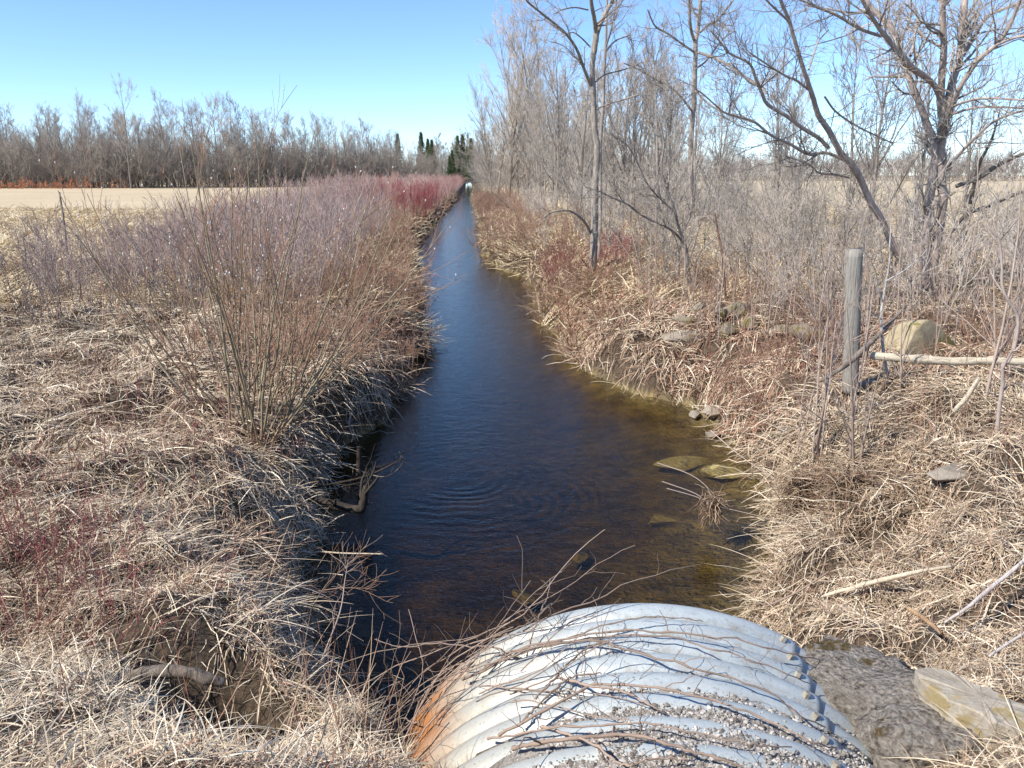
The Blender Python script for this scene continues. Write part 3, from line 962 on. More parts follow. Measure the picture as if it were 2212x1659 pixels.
VINES = [
    ([(-420, 760), (-200, 700), (0, 660), (240, 580), (480, 500), (780, 450), (960, 450), (1100, 460), (1230, 480)], 0.0035, 'thin vine arching nearest the lip of the culvert'),
    ([(-500, 840), (-200, 690), (200, 610), (620, 555), (900, 570), (1130, 580), (1300, 610), (1500, 620), (1680, 690), (1860, 715), (2030, 760), (2212, 800)], 0.0045, 'long vine crossing the culvert just behind its lip to the right bank'),
    ([(-600, 900), (-300, 740), (0, 680), (300, 620), (560, 600), (750, 595), (1000, 610), (1130, 650), (1300, 710), (1450, 730), (1620, 800), (1800, 860), (1930, 915), (2100, 980)], 0.004, 'long pale vine dipping down to the second bolt of the culvert'),
    ([(-700, 950), (-250, 740), (150, 650), (400, 640), (560, 690), (720, 730), (890, 790), (1040, 810), (1200, 880), (1400, 920), (1560, 970), (1790, 1060), (1900, 1150), (2000, 1230), (2212, 1330)], 0.005, 'long vine sloping across the middle of the culvert to the lower right'),
    ([(50, 935), (200, 965), (320, 1000), (480, 1020), (580, 1040), (740, 1120), (830, 1170), (920, 1220)], 0.0055, 'short stout pale vine in the middle of the culvert ending in gravel'),
    ([(-420, 1400), (-200, 1290), (0, 1170), (180, 1080), (320, 1000), (500, 985), (700, 1000), (900, 1020), (1100, 1070), (1330, 1120), (1500, 1180), (1740, 1270), (1960, 1390), (2130, 1460), (2300, 1500)], 0.0055, 'thick vine arching over the culvert above the broad gravel band'),
    ([(-500, 1420), (-300, 1400), (0, 1340), (300, 1330), (500, 1310), (800, 1305), (1000, 1340), (1200, 1390), (1500, 1450), (1700, 1480), (1950, 1500)], 0.004, 'vine lying on the second last bare ridge of the culvert'),
    ([(-300, 1500), (-100, 1460), (200, 1420), (480, 1395), (700, 1400), (900, 1450), (1100, 1520), (1300, 1570), (1560, 1650)], 0.0075, 'stoutest vine lying across the gravel at the near end of the culvert'),
    ([(-60, 1330), (230, 1420), (420, 1520), (560, 1620), (660, 1640), (750, 1600), (920, 1580), (1100, 1600)], 0.005, 'vine curving through the gravel at the bottom of the picture'),
    ([(-120, 1100), (20, 960), (150, 820), (300, 700), (420, 650), (560, 690), (590, 715)], 0.0045, 'vine looping back on itself over the left of the culvert'),
    ([(-260, 1330), (-120, 1180), (60, 1010), (180, 930), (420, 890)], 0.005, 'dark vine sweeping up the left half of the culvert'),
]
rngv = np.random.default_rng(21)
for i, (pts, r, lab) in enumerate(VINES):
    P3 = []
    for j, (x, y) in enumerate(pts):
        fx, fy = c6(x, y)
        P3.append(pipe_hit(fx, fy, 0.035 + 0.02 * rngv.random() + (0.03 if 0 < j < len(pts) - 1 else 0)))
    P = spline(P3, 40)[None]
    P = P + rngv.normal(0, 0.0025, P.shape)
    P[..., 2] = np.maximum(P[..., 2], ground_z(P[..., 0], P[..., 1]) + 0.012)
    R = np.linspace(r * 1.15, r * 0.6, 40)[None] * (1 + 0.35 * (np.arange(40) % 5 == 0))[None]
    S, SR = branch(rngv, P, R, 9, 0.05, 0.95, (35, 85), (0.06, 0.24), 6, 0.5, 0.0015, 0.5, -0.1, 0.3, 0, True)
    t = thing('grape_vine', lab, 'vine', P3[0])
    off_ = np.array(P3[0])
    obj('stem', tubes_mesh('stem', [(P - off_, R, 6, np.zeros(1))], M_vine), t)
    for k_ in range(len(S)):
        obj('tendril', tubes_mesh('tendril', [(S[k_:k_ + 1] - off_, SR[k_:k_ + 1], 3, np.ones(1))], M_vine), t)

# the tangle on the left shoulder of the pipe
base = []
dirs = []
for k in range(46):
    th_ = rngv.uniform(-1.25, -0.45); v_ = rngv.uniform(-0.75, 0.02)
    base.append(pipe_pt(np.array(th_), np.array(v_), np.array(PR + rngv.uniform(0.03, 0.13))))
    s_ = rngv.choice([-1, 1])
    dirs.append(SX3 * s_ * math.cos(th_) + np.array([0, 0, -s_ * math.sin(th_)]) + AX3 * rngv.normal(0, 0.35))
base, dirs = np.array(base), np.array(dirs)
P, R = paths(rngv, base, dirs, rngv.uniform(0.4, 1.1, 46), 12, rngv.uniform(0.0025, 0.005, 46), 0.0018, -0.03, 0.12)
cz = P.copy()
u, v = pipe_uv(P[..., 0], P[..., 1])
pz = PZ + np.sqrt(np.maximum((PR + 0.035) ** 2 - u ** 2, 0)) * (np.abs(u) < PR)
P[..., 2] = np.where((v < 0.02), np.maximum(P[..., 2], pz), np.maximum(P[..., 2], 0.25))
S, SR = branch(rngv, P, R, 4, 0.1, 0.95, (30, 80), (0.08, 0.3), 5, 0.5, 0.0013, 0.5, 0.0, 0.25, 0, True)
o_ = np.array(base[0])
t = thing('grape_vine', 'dense tangle of bare vines over the rusty left shoulder of the culvert', 'vine', o_)
for k_ in range(len(P)):
    st_ = obj('stem', tubes_mesh('stem', [(P[k_:k_ + 1] - o_, R[k_:k_ + 1], 5, np.zeros(1))], M_vine), t)
    for j_ in range(4 * k_, 4 * k_ + 4):
        obj('tendril', tubes_mesh('tendril', [(S[j_:j_ + 1] - o_, SR[j_:j_ + 1], 3, np.ones(1))], M_vine), st_)
for pts, lab in (([(1300, 830, ), (1100, 760), (960, 690), (780, 680), (560, 663), (400, 665), (250, 690), (90, 662), (0, 625)], 'vine reaching out over the dark water left of the culvert'),
                 ([(700, 900), (880, 700), (1000, 590), (1180, 520), (1300, 450), (1385, 370), (1425, 345)], 'vine arching up past the lip of the culvert over the water'),
                 ([(1200, 900), (1250, 640), (1300, 500), (1340, 380), (1385, 290), (1415, 135)], 'upright vine tip standing against the water above the culvert lip')):
    P3 = []
    for j, (x, y) in enumerate(pts):
        fx, fy = 810 + x * .2685, 1213 + y * .2685
        P3.append(at_d(fx, fy, 3.55 + 0.25 * j / len(pts)))
    P = spline(P3, 30)[None]; P = P + rngv.normal(0, 0.002, P.shape)
    R = np.linspace(0.0048, 0.002, 30)[None]
    S, SR = branch(rngv, P, R, 9, 0.1, 0.98, (30, 70), (0.05, 0.22), 5, 0.5, 0.0013, 0.5, 0, 0.25, 0, True)
    o_ = np.array(P3[0])
    t = thing('grape_vine', lab, 'vine', o_)
    obj('stem', tubes_mesh('stem', [(P - o_, R, 5, np.zeros(1))], M_vine), t)
    for k_ in range(len(S)):
        obj('tendril', tubes_mesh('tendril', [(S[k_:k_ + 1] - o_, SR[k_:k_ + 1], 3, np.ones(1))], M_vine), t)


# ------------------------------------------------------------------ traced trees
def limb(pts, D, D2=None, K=None, wob=0.0, rng=None):
    """pts: (x, y, radius) on the picture, the limb running from distance D to D2"""
    pts = np.asarray(pts, float)
    n = len(pts)
    D2 = D if D2 is None else D2
    W = []
    for k, (x, y, r) in enumerate(pts):
        d = D + (D2 - D) * k / max(n - 1, 1)
        p = at_d(x, y, d)
        W.append([*p, 0.86 * r * KP / FOC * d])
    K = K or 6 * n
    W = spline(W, K)
    if rng is not None:
        W[:, :3] += rng.normal(0, wob, (K, 3)) * W[:, 3:4]
    return W[None, :, :3], np.maximum(W[None, :, 3], 0.003)


def c4(x, y, r=0):
    return (1618 + x * .2685, y * .2685, r)


def c5(x, y, r=0):
    return (1026 + x * .2685, 378 + y * .2685, r)


def c5t(x, y, r=0):
    return (1026 + x * .2685, y * .2685, r)


def c6t(x, y, r=0):
    return (1618 + x * .2685, 432 + y * .2685, r)


def make_tree(name, label, cat, trunks, limbs, mat, twmat, seed, n1=5, n2=6, n3=5, l1=(0.5, 1.4), l2=(0.3, 0.8), l3=(0.12, 0.4), rmin=0.004, group=None, trop=0.06):
    """trunks/limbs: list of (P,R); fills in finer branches on the limbs"""
    rng = np.random.default_rng(seed)
    o_ = trunks[0][0][0, 0].copy()
    o_[2] = min(o_[2], gz(o_[0], o_[1])) - 0.05
    t = thing(name, label, cat, o_, group=group)
    obj('trunk', tubes_mesh('trunk', [(P - o_, R, 9, np.zeros(1)) for P, R in trunks], mat), t)
    for P, R in limbs:
        obj('limb', tubes_mesh('limb', [(P - o_, R, 7, np.zeros(1))], mat), t)
    lv = []
    for P, R in limbs + trunks[1:]:
        L = np.linalg.norm(np.diff(P[0], axis=0), axis=1).sum()
        b1 = branch(rng, P, R, max(2, int(n1 * L)), 0.15, 1.0, (25, 65), l1, 6, 0.45, rmin * 1.6, 0.4, trop, 0.16, 0.4, True)
        b2 = branch(rng, *b1, n2, 0.15, 1.0, (25, 65), l2, 5, 0.55, rmin * 1.1, 0.5, trop, 0.18, 0.3, True)
        b3 = branch(rng, *b2, n3, 0.15, 1.0, (25, 65), l3, 4, 0.6, rmin * 0.75, 0.6, trop, 0.2, 0.2, True)
        b4 = branch(rng, P, R, int(n1 * L), 0.1, 1.0, (30, 80), l2, 5, 0.3, rmin, 0.5, trop, 0.2, 0.2, True)
        lv += [(b1[0], b1[1], 4, np.zeros(len(b1[0]))), (b2[0], b2[1], 3, np.full(len(b2[0]), 0.5)), (b3[0], b3[1], 3, np.ones(len(b3[0]))), (b4[0], b4[1], 3, np.ones(len(b4[0])))]
    obj('crown', tubes_mesh('crown', [(P - o_, R, s, tn) for P, R, s, tn in lv], twmat), t)
    return t


# big right hand tree
D = 15.0
rw = np.random.default_rng(31)
tr1 = [limb([(2000, 672, 15), (2002, 650, 13), c6t(1500, 400, 12), c6t(1560, 0, 11), c4(1550, 1500, 11), c4(1540, 1200, 11), c4(1570, 1000, 11.5), c4(1555, 860, 12), c4(1545, 790, 11)], D, wob=0.03, rng=rw),
       limb([(1992, 668, 12), c6t(1420, 400, 11), c6t(1440, 100, 11), c4(1470, 1450, 10), c4(1490, 1280, 9.5), c4(1490, 1130, 9)], D, wob=0.03, rng=rw)]
lm = [limb([c4(1540, 800, 8), c4(1500, 700, 7), c4(1420, 620, 7), c4(1300, 535, 7.5), c4(1250, 480, 7), c4(1130, 330, 6), c4(1050, 230, 5), c4(980, 120, 4.5), c4(910, 0, 4), c4(850, -120, 3)], D, 13.5),
      limb([c4(1490, 1130, 8.5), c4(1440, 1020, 8.5), c4(1370, 830, 8), c4(1290, 630, 7.5), c4(1240, 500, 7), c4(1200, 350, 7), c4(1130, 210, 7), c4(1050, 130, 6.5), c4(960, 30, 6), c4(880, -100, 5)], D, 15.5),
      limb([c4(1545, 830, 8), c4(1552, 600, 8), c4(1568, 400, 7.5), c4(1560, 200, 7), c4(1555, 0, 6.5), c4(1545, -250, 5)], D, 14.5),
      limb([c4(1590, 860, 9), c4(1640, 640, 9), c4(1690, 480, 9), c4(1720, 250, 8.5), c4(1735, 0, 8), c4(1770, -250, 6)], D, 15.5),
      limb([c4(1580, 980, 7), c4(1640, 840, 7), c4(1690, 720, 6), c4(1770, 590, 6), c4(1850, 480, 5.5), c4(2000, 350, 5), c4(2100, 200, 4.5), c4(2180, 0, 4), c4(2260, -200, 3)], D, 13.5),
      limb([c4(1720, 450, 4.5), c4(1800, 320, 4.5), c4(1900, 150, 4), c4(2000, 90, 3.5), c4(2200, 20, 3), c4(2400, -20, 2)], 15.3, 16),
      limb([c4(1630, 860, 3), c4(1750, 815, 3), c4(1900, 790, 2.6), c4(2200, 805, 2.3), c4(2450, 830, 1.8)], 14.8, 13),
      limb([c4(1630, 920, 3), c4(1800, 870, 2.8), c4(2000, 860, 2.4), c4(2250, 880, 2), c4(2500, 930, 1.6)], 14.8, 13.5),
      limb([c4(1590, 1370, 4), c4(1700, 1230, 4), c4(1850, 1080, 3.5), c4(2000, 960, 3), c4(2212, 890, 2.5), c4(2400, 850, 1.8)], D, 13.5),
      limb([c4(1060, 290, 4), c4(900, 235, 3.8), c4(700, 120, 3.3), c4(550, 60, 3), c4(440, 10, 2.5), c4(250, -60, 2)], 14.4, 13.5),
      limb([c4(950, 98, 2.5), c4(800, 100, 2.3), c4(650, 75, 2), c4(480, 50, 1.5)], 14.4, 14),
      limb([c4(1300, 450, 3.5), c4(1320, 380, 3), c4(1340, 250, 2.5), c4(1355, 120, 2.2), c4(1300, 0, 1.8)], 14.6, 15),
      limb([c4(2000, 360, 3), c4(2120, 310, 3), c4(2250, 280, 2.5)], 13.9, 13.2)]
make_tree('bare_tree', 'large bare tree at the right edge forking into many upright limbs', 'tree', tr1, lm, M_bark_pink, M_grey, 41, 4.64, 6, 4, rmin=0.004)

# leaning tree from the same clump
D = 14.6
tr2 = [limb([(1985, 668, 10), (1980, 651, 9.5), c6t(1300, 600, 9), c6t(1170, 400, 8.5), c6t(1080, 180, 8), c6t(980, 20, 8), c4(900, 1450, 8), c4(830, 1330, 8), c4(740, 1230, 7.5), c4(640, 1050, 7), c4(560, 930, 6.5),
             c4(520, 800, 6), c4(480, 680, 5.5), c4(430, 530, 5), c4(370, 330, 4.5), c4(320, 160, 4.2), c4(260, 20, 4), c4(230, -100, 3)], D, 12.5, wob=0.03, rng=rw)]
lm = [limb([c4(640, 1190, 5), c4(560, 1110, 5), c4(430, 1030, 4.7), c4(310, 940, 4.5), c4(150, 840, 4.2), c4(100, 740, 4), c4(50, 620, 3.5), c4(0, 510, 3), c5t(2050, 430, 2.5), c5t(1990, 360, 2), c5t(1900, 250, 1.5)], 13.7, 12.5),
      limb([c4(770, 1290, 4), c4(620, 1230, 4), c4(480, 1240, 4), c4(330, 1160, 3.7), c4(180, 1090, 3.3), c4(40, 980, 3), c5t(2100, 935, 2.6), c5t(2000, 900, 2.3), c5t(1850, 770, 1.8), c5t(1780, 720, 1.5)], 13.8, 12.5),
      limb([c4(480, 720, 3), c4(370, 640, 3), c4(310, 620, 2.6), c4(150, 520, 2.2), c4(0, 420, 1.8)], 13.2, 12.2),
      limb([c4(800, 1430, 3), c4(700, 1405, 3), c4(560, 1390, 2.6), c4(480, 1320, 2.2), c4(300, 1260, 1.8)], 13.9, 13),
      limb([c4(610, 780, 2.5), c4(700, 900, 2.5), c4(860, 1010, 2.2), c4(1000, 1080, 2), c4(1150, 1150, 1.5)], 13.2, 14.5),
      limb([c4(330, 180, 3), c4(200, 60, 2.5), c4(100, -40, 2)], 12.6, 12.0),
      limb([c4(480, 560, 2.5), c4(520, 440, 2.2), c4(560, 330, 1.8), c4(640, 240, 1.4)], 13.2, 13.8)]
make_tree('leaning_tree', 'long bare tree leaning left out of the clump beside the large right tree', 'tree', tr2, lm, M_bark_pink, M_grey, 42, 4.93, 6, 4, rmin=0.0035)

# straight mossy tree right of the stream
D = 21.4
tr3 = [limb([(1277, 604, 12), (1278, 593, 10.5), c5(960, 500, 9.5), c5(965, 100, 9), c5t(975, 1400, 8.5), c5t(985, 1200, 8), c5t(960, 1000, 7), c5t(955, 750, 6.2), c5t(945, 550, 6), c5t(960, 400, 7), c5t(980, 260, 7.5)], D, wob=0.05, rng=rw)]
lm = [limb([c5t(975, 270, 5.5), c5t(960, 150, 5), c5t(935, 10, 4.5), c5t(925, -200, 3)], D, 20.5),
      limb([c5t(985, 260, 6), c5t(1010, 190, 5.5), c5t(1060, 90, 5), c5t(1115, -20, 4.5), c5t(1160, -220, 3)], D, 22),
      limb([c5t(935, 690, 3.8), c5t(880, 560, 3.8), c5t(820, 400, 3.5), c5t(740, 280, 3.2), c5t(640, 190, 3), c5t(540, 110, 2.6), c5t(430, 20, 2.2), c5t(360, -60, 1.5)], D, 19.5),
      limb([c5(930, 470, 3.5), c5(890, 390, 3.3), c5(820, 320, 3), c5(740, 285, 2.6), c5(620, 300, 2), c5(540, 350, 1.5)], D, 20.5),
      limb([c5t(970, 880, 2.2), c5t(1090, 830, 2), c5t(1200, 800, 1.8), c5t(1320, 760, 1.4)], D, 20.5),
      limb([c5t(970, 660, 2), c5t(1050, 600, 1.8), c5t(1200, 560, 1.5), c5t(1340, 500, 1.2)], D, 22),
      limb([c5t(930, 380, 2), c5t(850, 300, 1.8), c5t(780, 260, 1.5), c5t(700, 300, 1.1)], D, 21),
      limb([c5t(910, 80, 2), c5t(800, 60, 1.8), c5t(700, 80, 1.5), c5t(640, 110, 1.1)], 20.8, 20)]
make_tree('straight_tree', 'straight slim tree with mossy furrowed trunk on the right bank near mid stream', 'tree', tr3, lm, M_bark_moss, M_grey, 43, 3.19, 6, 4, (0.4, 1.1), rmin=0.0044)
tr3b = [limb([c5(1000, 700, 4.5), c5(1010, 300, 4.2), c5t(1010, 1180, 4), c5t(1030, 880, 3.8), c5t(1040, 550, 3.5), c5t(1055, 300, 3), c5t(1060, 60, 2.6), c5t(1075, -150, 2)], 23.2, wob=0.05, rng=rw)]
lm = [limb([c5t(1055, 370, 2.3), c5t(1090, 260, 2.2), c5t(1120, 120, 2), c5t(1145, -30, 1.6)], 23.2, 22.5),
      limb([c5t(1030, 850, 2), c5t(930, 700, 1.8), c5t(870, 600, 1.4)], 23.2, 23.5),
      limb([c5t(1050, 420, 2), c5t(1130, 330, 1.8), c5t(1250, 280, 1.4)], 23.2, 23.5)]
make_tree('slim_tree', 'thin grey tree standing close behind the straight mossy tree', 'tree', tr3b, lm, M_bark, M_grey, 44, 4.35, 6, 4, (0.4, 1.1), rmin=0.0044)

# tall tree between them
D = 26.0
tr4 = [limb([c5t(1750, 1750, 7), c5t(1745, 1600, 6.5), c5t(1735, 1200, 6.2), c5t(1755, 900, 6), c5t(1770, 560, 5.8), c5t(1775, 420, 5.6), c5t(1772, 330, 5.5)], D, wob=0.06, rng=rw)]
lm = [limb([c5t(1770, 340, 4), c5t(1735, 220, 3.6), c5t(1722, 0, 3.2), c5t(1715, -200, 2.2)], D, 25),
      limb([c5t(1775, 340, 5), c5t(1800, 180, 4.8), c5t(1812, 0, 4.5), c5t(1820, -220, 3)], D, 26.5),
      limb([c5t(1810, 260, 3), c5t(1880, 200, 2.8), c5t(1960, 150, 2.5), c5t(2080, 0, 2.2)], D, 25),
      limb([c5t(1785, 420, 3.4), c5t(1900, 455, 3.3), c5t(2050, 530, 3.2), c5t(2200, 640, 2.8), c5t(2350, 740, 2)], D, 23.5),
      limb([c5t(1765, 420, 2.8), c5t(1690, 370, 2.7), c5t(1550, 270, 2.3), c5t(1450, 210, 2), c5t(1390, 80, 1.5)], D, 24.5),
      limb([c5t(1750, 900, 2.6), c5t(1620, 740, 2.5), c5t(1450, 640, 2.2), c5t(1300, 550, 1.8), c5t(1200, 510, 1.4)], D, 24),
      limb([c5t(1760, 720, 2.4), c5t(1900, 850, 2.2), c5t(2050, 920, 2), c5t(2250, 990, 1.6)], D, 24.5),
      limb([c5t(1770, 560, 2.2), c5t(1870, 480, 2), c5t(1990, 320, 1.8), c5t(2090, 250, 1.4)], D, 27)]
make_tree('tall_tree', 'tall grey tree in the middle of the right hand row with two upright leaders', 'tree', tr4, lm, M_bark, M_grey, 45, 3.48, 6, 4, (0.4, 1.2), rmin=0.0048)

# many stemmed small tree in front
D = 16.3
tr5 = [limb([c5(1735, 1090, 5), c5(1730, 950, 4.5), c5(1720, 800, 4.2), c5(1690, 560, 4), c5(1640, 430, 3.6), c5(1610, 300, 3.3), c5(1540, 100, 3), c5(1500, -60, 2.6), c5t(1520, 1150, 2), c5t(1480, 950, 1.5)], D, 15.5, wob=0.05, rng=rw),
       limb([c5(1690, 1060, 4.2), c5(1650, 900, 3.8), c5(1635, 700, 3.5), c5(1660, 480, 3.2), c5(1740, 300, 2.8), c5(1740, 0, 2.4), c5t(1760, 1150, 1.7), c5t(1720, 900, 1.2)], 16.5, 17, wob=0.05, rng=rw)]
lm = [limb([c5(1690, 560, 3.4), c5(1590, 450, 3.2), c5(1460, 385, 3), c5(1330, 315, 2.7), c5(1230, 240, 2.4), c5(1110, 185, 2), c5(1000, 130, 1.5)], 16.2, 14.8),
      limb([c5(1610, 300, 2.2), c5(1500, 200, 2), c5(1380, 60, 1.8), c5t(1250, 1200, 1.5), c5t(1100, 1080, 1.2)], 15.9, 15),
      limb([c5(1540, 100, 2.2), c5(1560, 20, 2), c5t(1530, 1250, 1.8), c5t(1420, 1000, 1.4), c5t(1330, 900, 1.1)], 15.7, 16.5),
      limb([c5(1720, 700, 2.2), c5(1780, 500, 2), c5(1840, 280, 1.8), c5(1900, 50, 1.5), c5t(1990, 1150, 1.1)], 16.3, 17),
      limb([c5(1735, 1000, 2.3), c5(1760, 850, 2), c5(1800, 640, 1.8), c5(1960, 480, 1.6), c5(2100, 350, 1.2)], 16.3, 15.5)]
make_tree('many_stemmed_tree', 'low many stemmed grey tree on the right bank, its limbs reaching over the brush', 'tree', tr5, lm, M_bark, M_grey, 46, 4.5, 5, 4, (0.3, 0.9), (0.2, 0.6), (0.1, 0.3), rmin=0.0035)


# crooked sapling at the right edge, lichen sapling by the post
def c7(x, y, r=0):
    return (1618 + x * .2685, 756 + y * .2685, r)


tr6 = [limb([c7(1985, 720, 5.5), c7(2000, 600, 5), c7(2015, 450, 5.2), c7(2040, 280, 5), c7(2042, 130, 4.8), c6t(2090, 1290, 4.5), c6t(2150, 1120, 4.5), c6t(2160, 940, 4.2), c6t(2080, 800, 4), c6t(2035, 690, 3.6), c6t(2035, 540, 3.2), c6t(2010, 330, 3),
              c6t(1930, 220, 2.4), c6t(1890, 100, 2.2), c6t(1850, 0, 1.8), c4(1840, 1350, 1.5), c4(1870, 1150, 1.1)], 6.8, 7.0, wob=0.06, rng=rw)]
lm = [limb([c7(2042, 150, 3), c7(2110, 20, 2.8), c6t(2160, 1200, 2.5), c6t(2260, 1050, 2)], 6.8, 6.6),
      limb([c6t(2010, 330, 2), c6t(2080, 250, 1.8), c6t(2180, 130, 1.4)], 7.0, 6.8),
      limb([c6t(2080, 800, 2), c6t(1980, 650, 1.8), c6t(1940, 560, 1.2)], 6.9, 7.1)]
make_tree('crooked_sapling', 'crooked grey sapling with an S bend at the right edge in front of the rail', 'sapling', tr6, lm, M_bark_pink, M_sapling, 47, 2.5, 3, 2, (0.2, 0.6), (0.1, 0.35), (0.06, 0.2), rmin=0.002)
tr7 = [limb([c6t(1130, 1460, 4.2), c6t(1090, 1290, 4), c6t(1070, 1100, 3.6), c6t(1062, 930, 3.2), c6t(1080, 790, 3), c6t(1105, 650, 2.7), c6t(1130, 500, 2.2), c6t(1135, 330, 1.8), c6t(1140, 200, 1.2)], 8.6, 8.7, wob=0.06, rng=rw)]
lm = [limb([c6t(1065, 960, 2.4), c6t(1010, 920, 2), c6t(960, 870, 1.6)], 8.6, 8.5),
      limb([c6t(1075, 820, 2.4), c6t(1040, 700, 2.1), c6t(1010, 560, 1.8), c6t(950, 440, 1.4), c6t(900, 400, 1)], 8.6, 8.4),
      limb([c6t(1105, 650, 2), c6t(1230, 580, 1.8), c6t(1360, 480, 1.4), c6t(1430, 400, 1)], 8.6, 8.4)]
make_tree('lichen_sapling', 'sapling with pale lichen spotted bark just right of the wooden fence post', 'sapling', tr7, lm, bark_mat('lichen_bark', (0.12, 0.10, 0.085), (0.66, 0.64, 0.60), 22), M_sapling, 48, 3, 3, 2, (0.2, 0.6), (0.1, 0.35), (0.06, 0.2), rmin=0.002)
for k, (pts, lab) in enumerate((([c4(1660, 1500, 5), c4(1850, 1430, 5.5), c4(2000, 1330, 5), c4(2212, 1235, 4), c4(2420, 1180, 3)], 'dark dead limb slanting up to the right behind the large right tree'),
                                ([c4(1780, 1640, 4.5), c4(1820, 1440, 4.5), c4(1860, 1300, 4), c4(1940, 1150, 3.2), c4(1990, 1000, 2.2), c4(2020, 880, 1.5)], 'dark upright dead limb right of the large right tree'),
                                ([c6t(1620, 260, 5), c6t(1760, 110, 5.5), c6t(1900, 60, 5), c6t(2100, -30, 4.5), c6t(2350, -120, 3)], 'heavy dead limb lying low across the brush at the right edge'))):
    lb = limb(pts, 16.2 + 0.3 * k, 15.5)
    hf = lb[0].shape[1] // 2
    make_tree('dead_limb', lab, 'branch', [(lb[0][:, :hf + 1], lb[1][:, :hf + 1])], [(lb[0][:, hf:], lb[1][:, hf:])], M_log, M_grey, 60 + k, 2.5, 4, 3, (0.4, 1.0), rmin=0.004)


# ------------------------------------------------------------------ shrubs
def shrub_parts(seed, n0, h, spread, r0, n1, n2, n3=0, lean=0.35, K=6, rmin=0.0016, ang=(12, 38), trop=0.06, wig=0.07):
    rng = np.random.default_rng(seed)
    a = rng.uniform(0, 2 * math.pi, n0); rr = spread * np.sqrt(rng.random(n0))
    base = np.stack([np.cos(a) * rr, np.sin(a) * rr, np.full(n0, -0.08)], 1)
    an = a + rng.normal(0, 0.7, n0)
    ln_ = np.abs(rng.normal(0, lean, n0))
    dirs = np.stack([np.cos(an) * ln_, np.sin(an) * ln_, np.ones(n0)], 1)
    S = paths(rng, base, dirs, rng.uniform(0.55, 1.0, n0) * h, K, rng.uniform(0.7, 1.1, n0) * r0, r0 * 0.35, trop, wig)
    lv = []
    b1 = branch(rng, *S, n1, 0.2, 0.97, ang, (0.25, 0.55), 5, 0.6, rmin * 1.4, 0.5, trop, wig * 1.3, 0.4)
    b2 = branch(rng, *b1, n2, 0.15, 0.97, ang, (0.3, 0.6), 4, 0.65, rmin * 1.1, 0.6, trop, wig * 1.5, 0.4)
    lv = [(b1[0], b1[1], 3, np.full(len(b1[0]), 0.6)), (b2[0], b2[1], 3, np.ones(len(b2[0])))]
    if n3:
        b3 = branch(rng, *b2, n3, 0.15, 0.97, ang, (0.3, 0.7), 3, 0.7, rmin, 0.6, trop, wig * 1.5, 0.3)
        lv.append((b3[0], b3[1], 3, np.ones(len(b3[0]))))
    return (S[0], S[1], 4, rng.uniform(0, 0.4, n0)), lv


def make_shrub(name, label, cat, mat, seed, **kw):
    S, lv = shrub_parts(seed, **kw)
    t = thing(name, label, cat, (0, 0, -50))
    obj('stem', tubes_mesh('stem', [S], mat), t)
    obj('crown', tubes_mesh('crown', lv, mat), t)
    return t


class Stand:
    """places a kind of plant: the first use of each variant moves it, the rest are copies"""

    def __init__(self, variants):
        self.v = variants; self.used = [False] * len(variants); self.rng = np.random.default_rng(len(variants) * 7 + 3)

    def put(self, x, y, s, label, group, sz=None, z=None, i=None):
        i = int(self.rng.integers(len(self.v))) if i is None else i
        z = gz(x, y) - 0.03 if z is None else z
        loc, rz = (x, y, z), float(self.rng.uniform(0, 6.28))
        if not self.used[i]:
            o = self.v[i]; self.used[i] = True
            o.location = loc; o.rotation_euler = (0, 0, rz); o.scale = (s, s, sz or s); o['label'] = label; o['group'] = group
            return o
        return dup(self.v[i], loc, rz, (s, sz or s), label, group)

    def clean(self):
        for u, o in zip(self.used, self.v):
            if not u:
                for ch in list(o.children):
                    bpy.data.objects.remove(ch)
                bpy.data.objects.remove(o)


BOULDER = on_ground(1992, 760)


def blocked(x, y):
    return abs(x - BOULDER[0]) < 0.75 and -1.6 < y - BOULDER[1] < 0.55


def poisson(rng, n, sampler, dmin):
    out = []
    for _ in range(n * 12):
        p = sampler()
        if p is None:
            continue
        dm = dmin(p) if callable(dmin) else dmin
        if all((p[0] - q_[0]) ** 2 + (p[1] - q_[1]) ** 2 > dm * dm for q_ in out):
            out.append(p)
            if len(out) >= n:
                break
    return out


osier = Stand([make_shrub('osier_shrub', '', 'shrub', M_osier, 500 + i, n0=15, h=2.25, spread=0.5, r0=0.0125, n1=5, n2=3, n3=0, lean=0.2, rmin=0.0042, ang=(14, 42), wig=0.09) for i in range(5)])
redd = Stand([make_shrub('dogwood_shrub', '', 'shrub', M_dogwood, 520 + i, n0=26, h=1.7, spread=0.45, r0=0.007, n1=4, n2=4, lean=0.3, rmin=0.003) for i in range(3)])
meadow = Stand([make_shrub('meadow_shrub', '', 'shrub', M_rust_twig, 540 + i, n0=26, h=0.75, spread=0.4, r0=0.004, n1=3, n2=3, lean=0.5, rmin=0.0022, ang=(15, 45), wig=0.12) for i in range(4)])
greys = Stand([make_shrub('grey_shrub', '', 'shrub', M_grey, 560 + i, n0=6, h=2.8, spread=0.3, r0=0.017, n1=6, n2=5, n3=2, lean=0.32, ang=(22, 58), rmin=0.0042, wig=0.13) for i in range(6)])
sap = Stand([make_shrub('sapling', '', 'sapling', M_sapling, 580 + i, n0=1 + i % 2, h=2.1, spread=0.03, r0=0.0145, n1=6, n2=2, lean=0.1, ang=(20, 45), rmin=0.0025, wig=0.06) for i in range(4)])
shoot = Stand([make_shrub('dogwood_shoot', '', 'shoot', M_dogwood, 590 + i, n0=3 + i, h=0.95, spread=0.08, r0=0.0045, n1=2, n2=1, lean=0.5, ang=(20, 50), rmin=0.002) for i in range(4)])

